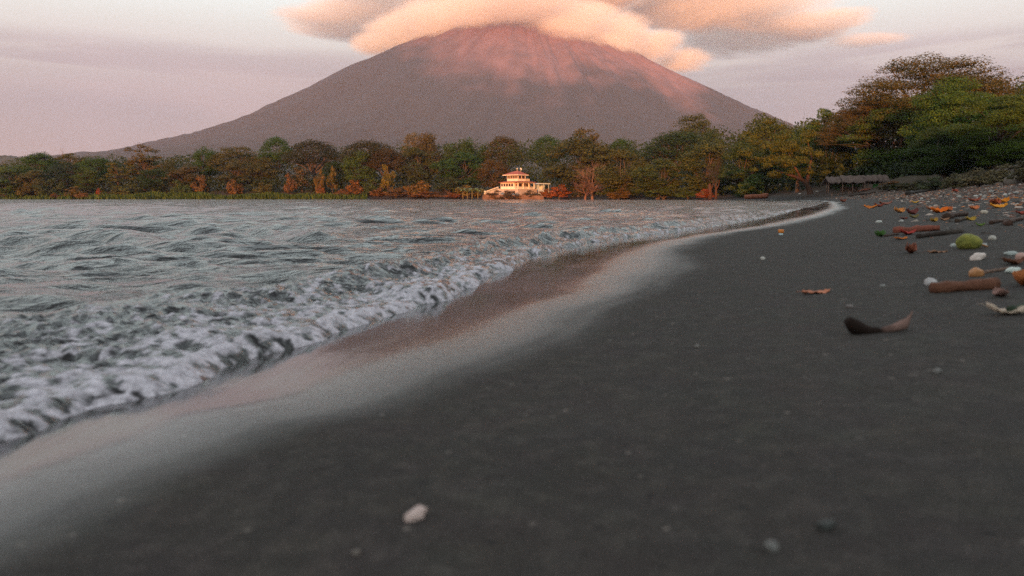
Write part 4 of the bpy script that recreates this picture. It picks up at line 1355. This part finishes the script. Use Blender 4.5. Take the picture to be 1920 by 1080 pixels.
def stick(px0, py0, px1, py1, thick, c, label, name='driftwood', bend=.05, group=GW, taper=.8, cat='driftwood', raise_=0.5, mat=None):
    a = np.array(spot(px0, py0)); b_ = np.array(spot(px1, py1)); d = np.linalg.norm((a + b_) / 2); r = thick / F * d / 2
    rg = np.random.default_rng(int(px0 + py0 * 3)); k = 9
    t_ = np.linspace(0, 1, k)[:, None]; L = np.linalg.norm(b_ - a)
    pts = (b_ - a) * (t_ - .5); side = np.array([-(b_ - a)[1], (b_ - a)[0], 0]) / L
    pts = pts + side * (np.sin(t_ * pi) * bend * L) + rg.standard_normal((k, 3)) * [.012 * L, .012 * L, r * .12]
    mid = (a + b_) / 2
    gz = terrain(mid[0] + pts[:, 0], mid[1] + pts[:, 1])
    pts[:, 2] = gz - mid[2] + r * raise_ * 1.3
    rad = r * (1 - (1 - taper) * t_[:, 0]) * (1 + .12 * rg.standard_normal(k))
    mb = MB().tube(pts, rad, 10, wob=.07, rng=rg)
    o = mb.build(name, mat or m_obj, None, True); o.location = mid; o.color = (*c, 1)
    return tag(o, label, cat, group)

WHT = (.31, .29, .275); PNK = (.50, .36, .32); GRY = (.16, .15, .145); ORG = (.46, .13, .022); YEL = (.42, .22, .03); DRD = (.17, .035, .022); DBR = (.045, .022, .015)
# foreground
pebble(778, 972, 58, 32, (.55, .40, .37), 'pale pink pebble alone on the dark sand at the bottom centre', rz=.5, tilt=(0, -.35))
pebble(1549, 992, 40, 26, (.030, .030, .028), 'black pebble low down in the foreground sand', rz=.3)
pebble(1447, 1030, 34, 26, (.12, .11, .105), 'grey pebble below the black one in the foreground sand')
pebble(668, 1040, 24, 16, (.13, .10, .085), 'dull brown pebble under the pale pink one')
pebble(1757, 700, 20, 14, (.13, .115, .11), 'small grey pebble right of the curled seed pod, half sunk')
pebble(1594, 578, 16, 10, (.13, .10, .095), 'tiny grey brown stone above the curled seed pod')
pebble(1307, 652, 14, 10, (.13, .11, .10), 'tiny dull stone alone in the middle of the sand')
pebble(1430, 487, 11, 9, (.42, .38, .35), 'tiny whitish pebble below the orange bottle cap')
pebble(1655, 538, 14, 8, (.17, .16, .155), 'small grey stone left of the white stone by the stick')
leaf(1530, 550, 54, (.42, .15, .085), 'flat pinkish orange leaf lying alone on the sand', rz=.25, curl=.12, aspect=.42)
# curled seed pod: dark thick end, paler raised tip
a = np.array(spot(1588, 628)); d_ = np.linalg.norm(a)
u_ = d_ / F
mb = MB()
pp = [(0, 0, 26), (14, 3, 14), (36, 4, 6), (62, 2, 5), (84, 0, 11), (100, -2, 18), (106, -3, 26), (111, -3, 35), (114, -2, 41)]
rd = [7, 14, 11, 7, 7, 9, 4, 1.6, 1]
mb.tube(np.array(pp, float) * u_, np.array(rd, float) * u_, 10, wob=.06, rng=np.random.default_rng(2))
pod = mb.build('seed_pod', m_obj, None, True)
n_ = NT(pod.data.materials[0].node_tree)
m_pod, n, b = material('seed_pod_skin')
co = n.new('ShaderNodeTexCoord').outputs['Object']; sp_ = n.new('ShaderNodeSeparateXYZ'); n.put(sp_.inputs[0], co)
n.put(b.inputs['Base Color'], n.mix(n.smooth(n.math('ADD', sp_.outputs[0], n.math('MULTIPLY', n.math('SUBTRACT', n.noise(co, 40, 3), .5), 30 * u_)), 58 * u_, 88 * u_), (.016, .009, .007), (.17, .098, .082)))
b.inputs['Roughness'].default_value = .9
b.inputs['Specular IOR Level'].default_value = .1
pod.data.materials[0] = m_pod
pod.location = (a[0], a[1], a[2]); pod.rotation_euler = (0, 0, .06)
tag(pod, 'curled dark seed pod with a pale raised tip on the right sand', 'seed pod')
stick(1746, 549, 1868, 541, 21, (.115, .045, .026), 'thick short reddish stick with a white stone at its left end', bend=.02, taper=.95)
pebble(1744, 534, 27, 19, (.44, .40, .41), 'white stone touching the left end of the thick reddish stick')
leaf(1876, 556, 40, (.22, .12, .10), 'pinkish curled leaf at the right end of the thick stick', rz=1.3, curl=.6, aspect=.55)
leaf(1890, 590, 60, (.50, .38, .30), 'large pale cream curled leaf at the right edge under the stick', rz=-.45, curl=.5, aspect=.5)
stick(1895, 590, 1925, 583, 16, (.020, .030, .016), 'black green twig at the right edge beside the cream leaf', bend=.1)
pebble(1829, 518, 26, 22, (.40, .165, .055), 'round orange nut above the thick stick', name='nut', cat='nut')
stick(1842, 514, 1890, 506, 6, (.13, .075, .055), 'thin brown twig between the orange nut and the white shell', bend=.03)
pebble(1900, 511, 30, 14, (.52, .55, .52), 'white flat shell piece by the right edge', name='shell', cat='shell')
leaf(1916, 535, 52, (.32, .10, .03), 'rust orange bark flake at the right edge behind the stick', rz=.9, curl=.7, aspect=.8, pitch=.5)
leaf(1900, 496, 40, (.11, .040, .022), 'dark brown leaf above the white flat shell', rz=.2, curl=.5)
pebble(1916, 488, 22, 20, (.42, .24, .20), 'pink stone cut by the right edge', seed=9)
pebble(1832, 487, 36, 17, (.58, .47, .43), 'white and pink oblong stone below the green fruit', rz=.4, tilt=(0, -.25))
pebble(1897, 478, 30, 9, (.30, .32, .31), 'flat grey shell near the right edge above the pink stone', name='shell', cat='shell')
leaf(1708, 475, 34, (.17, .050, .028), 'crumpled dark red leaf left of the tan leaf', rz=.8, curl=.9, aspect=.5)
leaf(1758, 474, 34, (.22, .105, .06), 'narrow tan leaf lying flat below the red bark', rz=.1, curl=.1, aspect=.28)
# green fruit
x, y, z = spot(1816, 466); d_ = math.hypot(x, y)
fr = empty('green_fruit', (x, y, z), 0)
m_fruit, n, b = material('fuzzy_green_fruit')
co = n.new('ShaderNodeTexCoord').outputs['Object']
n.put(b.inputs['Base Color'], n.ramp(n.noise(co, 30, 6, 0.75), [(.3, (.07, .08, .010)), (.5, (.17, .155, .020)), (.75, (.28, .235, .035))]))
b.inputs['Roughness'].default_value = .85
bmp = n.new('ShaderNodeBump'); bmp.inputs['Strength'].default_value = .9; bmp.inputs['Distance'].default_value = .006
n.put(bmp.inputs['Height'], n.noise(co, 90, 4, .7)); n.l.new(bmp.outputs[0], b.inputs['Normal'])
fb = rock('flesh', (0, 0, 0), (36 / F * d_, 34 / F * d_, 27 / F * d_), 21, m_fruit, None, None, sub=4, sink=.12, rough=.12)
fb.parent = fr
MB().tube([(16 / F * d_, 0, 7 / F * d_), (27 / F * d_, -.003, 4 / F * d_), (31 / F * d_, 0, 3 / F * d_)], [.006, .004, .003], 6).build('stalk', m_wood, fr, True)
tag(fr, 'fuzzy yellow green fruit, the biggest round thing on the right beach', 'fruit')
pebble(1790, 463, 18, 10, (.36, .37, .36), 'white pebble touching the left side of the green fruit')
pebble(1843, 462, 15, 9, (.36, .37, .365), 'white pebble touching the right side of the green fruit')
pebble(1861, 450, 14, 12, (.40, .36, .32), 'beige pebble a little right of the green fruit')
# red bark group
stick(1676, 437, 1762, 432, 12, (.17, .050, .032), 'long dark red bark strip left of the green fruit', bend=.03, taper=.7)
leaf(1702, 440, 30, (.30, .035, .028), 'bright red leaf lying against the red bark strip', rz=.2, curl=.5, aspect=.6)
leaf(1689, 449, 22, ORG, 'orange leaf in front of the red bark strip', rz=.1, curl=.3, aspect=.6)
leaf(1650, 444, 22, (.045, .10, .020), 'green curled leaf at the left end of the black twig', rz=.5, curl=.8, aspect=.75)
stick(1660, 444, 1684, 440, 4, DBR, 'thin black twig between the green leaf and the red bark', bend=.05)
stick(1722, 447, 1770, 441, 10, (.030, .019, .015), 'black driftwood piece right under the red bark', bend=.08)
stick(1764, 441, 1800, 433, 9, (.038, .026, .020), 'second black driftwood piece nearer the green fruit', bend=-.1)
pebble(1648, 418, 15, 7, (.50, .48, .45), 'white pebble alone left of the leaf litter')
pebble(1690, 416, 9, 6, (.40, .37, .36), 'small whitish pebble right of the white one')
leaf(1695, 411, 16, DRD, 'little dark red leaf above the red bark strip', rz=.4)
# capped bottle
x, y, z = spot(1464, 441); d_ = math.hypot(x, y); u_ = d_ / F
cp = empty('bottle_top', (x, y, z), 0)
m_cap = plain('orange_plastic', (.55, .16, .02), .45, .1, 20); m_bot = plain('clear_bluish_plastic', (.42, .48, .50), .3, .15, 20)
MB().tube([(0, 0, -.002), (0, 0, 4 * u_)], [4 * u_, 3.6 * u_], 12).build('neck', m_bot, cp, True)
MB().tube([(0, 0, 4.1 * u_), (0, 0, 5 * u_), (0, 0, 9 * u_), (0, 0, 10 * u_)], [4.4 * u_, 4.8 * u_, 4.8 * u_, 4 * u_], 14).build('cap', m_cap, cp, True)
tag(cp, 'orange capped bottle top standing alone at the edge of the wet sand', 'bottle top')
# orange and yellow leaves of the drift line
LV = [(1632, 391, 20, ORG, 'orange leaf at the left end of the drift line'),
      (1648, 388, 16, DRD, 'dark red leaf right beside the leftmost orange leaf'),
      (1685, 399, 24, (.52, .19, .05), 'light orange leaf with a pinkish patch, drift line'),
      (1660, 384, 20, (.22, .085, .06), 'pinkish brown leaf behind the light orange one'),
      (1709, 402, 24, (.13, .035, .03), 'maroon leaf to the right of the light orange one'),
      (1716, 381, 11, YEL, 'small yellow leaf high in the drift line'),
      (1760, 399, 30, (.62, .13, .012), 'largest vivid orange leaf in the middle of the drift line'),
      (1777, 396, 18, (.40, .10, .03), 'orange brown leaf overlapping the largest vivid orange leaf'),
      (1747, 394, 20, (.30, .15, .10), 'tan leaf left of the largest vivid orange leaf'),
      (1825, 393, 20, (.50, .15, .06), 'salmon orange leaf between the vivid and the golden ones'),
      (1872, 390, 24, (.60, .23, .02), 'golden orange leaf, the rightmost bright pair, front one'),
      (1879, 381, 22, (.55, .18, .015), 'golden orange leaf, the rightmost bright pair, back one'),
      (1864, 384, 26, (.30, .065, .025), 'rust leaf tucked behind the golden pair'),
      (1826, 378, 20, (.24, .06, .035), 'dull red leaf above the salmon orange one'),
      (1750, 416, 16, (.36, .19, .03), 'ochre leaf in front of the black driftwood tangle'),
      (1771, 414, 14, (.24, .12, .07), 'tan leaf touching the black driftwood tangle'),
      (1819, 414, 20, (.33, .20, .03), 'mustard yellow leaf right of the black driftwood tangle'),
      (1838, 424, 13, (.10, .15, .03), 'small green leaf under the mustard yellow one'),
      (1713, 409, 16, (.16, .12, .045), 'olive leaf in front of the maroon one'),
      (1790, 360, 13, (.30, .055, .03), 'single red leaf far up the beach'),
      (1916, 402, 20, (.24, .045, .03), 'red leaf cut by the right edge of the drift line'),
      (1580, 379, 14, (.17, .05, .03), 'red brown leaf at the far left of the litter')]
for i, (px, py, w_, c, lb) in enumerate(LV):
    leaf(px, py, w_, c, lb, rz=(i * 1.7) % 1.2 - .5, curl=.5 + .3 * ((i * 37) % 10) / 10, aspect=.62, pitch=.25)
DW = [(1778, 412, 1812, 405, 12, DBR, 'black driftwood tangle in the middle of the drift line'),
      (1795, 417, 1822, 411, 7, (.05, .03, .02), 'dark stick in front of the black driftwood tangle'),
      (1858, 421, 1888, 416, 8, (.055, .028, .020), 'dark brown stick below the golden leaves'),
      (1892, 423, 1925, 412, 9, (.06, .030, .022), 'dark stick running out of the right edge'),
      (1592, 369, 1640, 362, 4, (.045, .028, .022), 'thin dark branch lying before the shelter'),
      (1700, 366, 1780, 352, 7, (.030, .022, .018), 'long black root at the foot of the bank'),
      (1760, 353, 1835, 342, 8, (.028, .020, .017), 'second long black root higher on the bank'),
      (1820, 348, 1925, 328, 9, (.026, .020, .016), 'longest black root climbing to the right edge'),
      (1848, 336, 1925, 320, 6, (.04, .028, .022), 'upper black root under the boulder'),
      (1537, 393, 1552, 388, 4, (.05, .03, .024), 'short dark twig by the wet tongue of sand')]
for (a0, b0, a1, b1, tk, c, lb) in DW:
    stick(a0, b0, a1, b1, tk, c, lb, bend=.06, taper=.5)
PB = [(1845, 401, 13, 10, (.45, .37, .30), 'beige stone with a dark side, right of the salmon leaf'),
      (1798, 371, 9, 6, WHT, 'white stone in the upper litter, left of the pair'), (1838, 367, 7, 5, WHT, 'white stone of the upper litter, below the trio'),
      (1858, 361, 10, 6, WHT, 'brightest white stone high in the litter'), (1884, 367, 8, 6, (.5, .45, .42), 'first white stone by the right edge of the litter'),
      (1893, 366, 8, 5, WHT, 'second white stone by the right edge of the litter'), (1905, 363, 11, 5, WHT, 'elongated white stone by the right edge of the litter'),
      (1829, 369, 9, 5, (.48, .43, .40), 'flat pale stone in the upper litter'), (1845, 370, 6, 4, WHT, 'tiny white stone right of the flat pale one'),
      (1500, 364, 7, 3, (.75, .68, .62), 'white scrap on the far sand below the leaning tree'), (1533, 360, 8, 3, (.75, .68, .62), 'white scrap on the far sand by the shelter'),
      (1655, 383, 9, 5, (.34, .27, .24), 'pinkish stone in the litter behind the leftmost leaves'), (1728, 374, 7, 5, (.42, .38, .36), 'pale pebble above the small yellow leaf')]
for (px, py, w_, h_, c, lb) in PB:
    pebble(px, py, w_, h_, c, lb)
# fine litter: broken twigs, leaf scraps and gravel nobody could count
rng = np.random.default_rng(31)
k = 42000
yy_ = np.exp(rng.uniform(np.log(4.0), np.log(120), k)); sx_ = rng.uniform(0, 1, k)
off = 3.8 + 11 * sx_ ** .9
xx_ = np.interp(yy_, SHORE[6:20, 1], SHORE[6:20, 0]) + off * 1.1 * np.interp(yy_, [4, 40], [.55, 1.0])
s_ = shore_dist(xx_, yy_)
ok_ = (s_ > 2.2) & (rng.random(k) < np.clip((s_ - 2.2) / 5, .05, 1) * (.45 + .9 * (pnoise(xx_ * .9, yy_ * .5, 3) > -.1)))
xx_ = xx_[ok_]; yy_ = yy_[ok_]; k = len(xx_)
zz_ = terrain(xx_, yy_, s_[ok_])
groups = [((.030, .020, .015), .45), ((.15, .06, .035), .26), ((.30, .22, .18), .14), ((.36, .12, .03), .07), ((.06, .042, .030), .08)]
cut = np.cumsum([g[1] for g in groups]); pick = np.searchsorted(cut, rng.random(k) * cut[-1] * .9999)
m_lit, n, b = material('beach_litter')
geo = n.new('ShaderNodeNewGeometry')
n.put(b.inputs['Base Color'], n.ramp(geo.outputs['Random Per Island'], [(0, (.026, .018, .014)), (.34, (.05, .034, .026)), (.36, (.13, .050, .030)), (.62, (.22, .085, .045)), (.66, (.34, .26, .22)), (.80, (.10, .08, .066)), (.93, (.40, .13, .03)), (1, (.45, .40, .36))], 'CONSTANT'))
b.inputs['Roughness'].default_value = .85
ln = .019 * np.clip(rng.lognormal(0, .55, k), .3, np.interp(yy_, [4, 12], [1.2, 2.6])) * np.interp(yy_, [4, 30, 120], [1, 1.9, 3.5]); wd_ = ln * rng.uniform(.18, .8, k); hg = wd_ * rng.uniform(.3, .9, k)
an = rng.uniform(0, 2 * pi, k); ca, sa = np.cos(an), np.sin(an)
corner = np.array([(-1, -.6, 0), (1, -.8, 0), (.8, .9, 0), (-.9, .7, 0), (-.55, -.4, 1), (.6, -.3, .8), (.5, .5, 1), (-.6, .4, .7)], float)
P = corner[None] * np.stack([ln, wd_, hg], 1)[:, None, :] * (1 + .2 * rng.standard_normal((k, 8, 3)))
v = np.stack([P[..., 0] * ca[:, None] - P[..., 1] * sa[:, None] + xx_[:, None], P[..., 0] * sa[:, None] + P[..., 1] * ca[:, None] + yy_[:, None], P[..., 2] + zz_[:, None] - .003], -1).reshape(-1, 3)
fq = np.array([(4, 5, 6, 7), (0, 1, 5, 4), (1, 2, 6, 5), (2, 3, 7, 6), (3, 0, 4, 7)])
q = (fq[None] + (np.arange(k) * 8)[:, None, None]).reshape(-1, 4)
tag(link('beach_litter', np_mesh('beach_litter', v, q, smooth=False), m_lit), 'fine twigs, leaf scraps and gravel of the drift line', 'litter', kind='stuff')

# ------------------------------------------------------------------ cloud cap
HAZE_TOP = 2700.0          # the cap cloud hangs on the summit, so the air encloses it too
def at_px(px, py, d): return np.array([lat(px, py) * d, d, CAM_H + elev(py) * d])
LOBES = [  # px, row, distance, half width px, half depth m, half height px
 (985, 2, 5500, 160, 560, 50), (890, 16, 5600, 95, 480, 42), (1070, 40, 5650, 110, 480, 46), (1150, 70, 5850, 90, 420, 42),
 (1215, 90, 6150, 72, 380, 34), (1280, 114, 6450, 62, 320, 24), (815, 38, 5850, 90, 450, 36), (755, 58, 6200, 75, 400, 30), (700, 84, 6500, 52, 320, 19),
 (1040, -62, 6500, 500, 1000, 84), (640, 46, 7600, 120, 950, 19), (690, 16, 7200, 130, 700, 26), (1430, 62, 7600, 175, 1150, 22), (1330, 16, 7000, 230, 800, 40), (1540, 44, 7800, 80, 700, 11), (1620, 76, 8200, 85, 500, 8)]
import bmesh
bm = bmesh.new(); LB_ = []
for (px, py, d, hw, hd, hh_) in LOBES:
    c = at_px(px, py, d); r3 = np.array([hw / F * d, hd, hh_ / F * d])
    LB_.append((c, r3))
    m4 = Matrix.Translation(Vector(c)) @ Matrix.Diagonal((*(r3 * 1.14), 1))
    bmesh.ops.create_icosphere(bm, subdivisions=3, radius=1.0, matrix=m4)
me = bpy.data.meshes.new('cloud_cap'); bm.to_mesh(me); bm.free()
cl = link('cloud_cap', me)
md = cl.modifiers.new('union', 'REMESH'); md.mode = 'VOXEL'; md.voxel_size = 45
dg = bpy.context.evaluated_depsgraph_get()
me2 = bpy.data.meshes.new_from_object(cl.evaluated_get(dg)); cl.modifiers.clear(); cl.data = me2
vz = np.empty(len(me2.vertices) * 3, np.float32); me2.vertices.foreach_get('co', vz); vz = vz.reshape(-1, 3)
vz[:, 2] = np.minimum(vz[:, 2], HAZE_TOP - 12); me2.vertices.foreach_set('co', vz.ravel()); me2.update()
m_cloud = bpy.data.materials.new('cloud'); m_cloud.use_nodes = True
n = NT(m_cloud.node_tree); n.n.clear()
out = n.new('ShaderNodeOutputMaterial'); pv = n.new('ShaderNodeVolumePrincipled')
pos = n.new('ShaderNodeNewGeometry').outputs['Position']
acc = None
for c, r3 in LB_:
    dv = n.vmath('DIVIDE', n.vmath('SUBTRACT', pos, tuple(c)), tuple(r3))
    ln_ = n.vmath('LENGTH', dv, out=1)
    f_ = n.math('SUBTRACT', 1.0, ln_)
    acc = f_ if acc is None else n.math('SMOOTH_MAX', acc, f_, .12)
nz = n.noise(n.mapping(pos, scale=(.0010, .0010, .0034), rot=(0, .12, 0)), 1.0, 6, 0.66, 1.1)
nz2 = n.noise(n.mapping(pos, scale=(.0046, .0046, .0075)), 1.0, 4, 0.6, .8)
dn = n.math('ADD', acc, n.math('MULTIPLY', n.math('SUBTRACT', nz, .53), 1.35))
dn = n.math('ADD', dn, n.math('MULTIPLY', n.math('SUBTRACT', nz2, .5), .32))
dens = n.math('MULTIPLY', n.smooth(dn, -.02, .85), .018)
n.put(pv.inputs['Density'], dens)
pv.inputs['Color'].default_value = (.996, .95, .895, 1)  # sunset warmth tinted into the scatter colour of a white cloud
pv.inputs['Anisotropy'].default_value = -.3
n.l.new(pv.outputs[0], out.inputs['Volume'])
cl.data.materials.clear(); cl.data.materials.append(m_cloud)
tag(cl, 'glowing orange and mauve cloud cap covering the volcano summit', 'cloud')

# ------------------------------------------------------------------ haze over the lake and the slopes
mb = MB(); mb.box(-6980, 6980, -1500, 12990, -8.0, HAZE_TOP)
m_haze = bpy.data.materials.new('haze'); m_haze.use_nodes = True
n = NT(m_haze.node_tree); n.n.clear()
out = n.new('ShaderNodeOutputMaterial'); pv = n.new('ShaderNodeVolumePrincipled')
pv.inputs['Density'].default_value = 5.4e-5
pv.inputs['Color'].default_value = (.72, .675, .88, 1)
pv.inputs['Anisotropy'].default_value = 0.0
n.l.new(pv.outputs[0], out.inputs['Volume'])
tag(mb.build('haze', m_haze), 'thin evening haze over lake and slopes', kind='stuff')
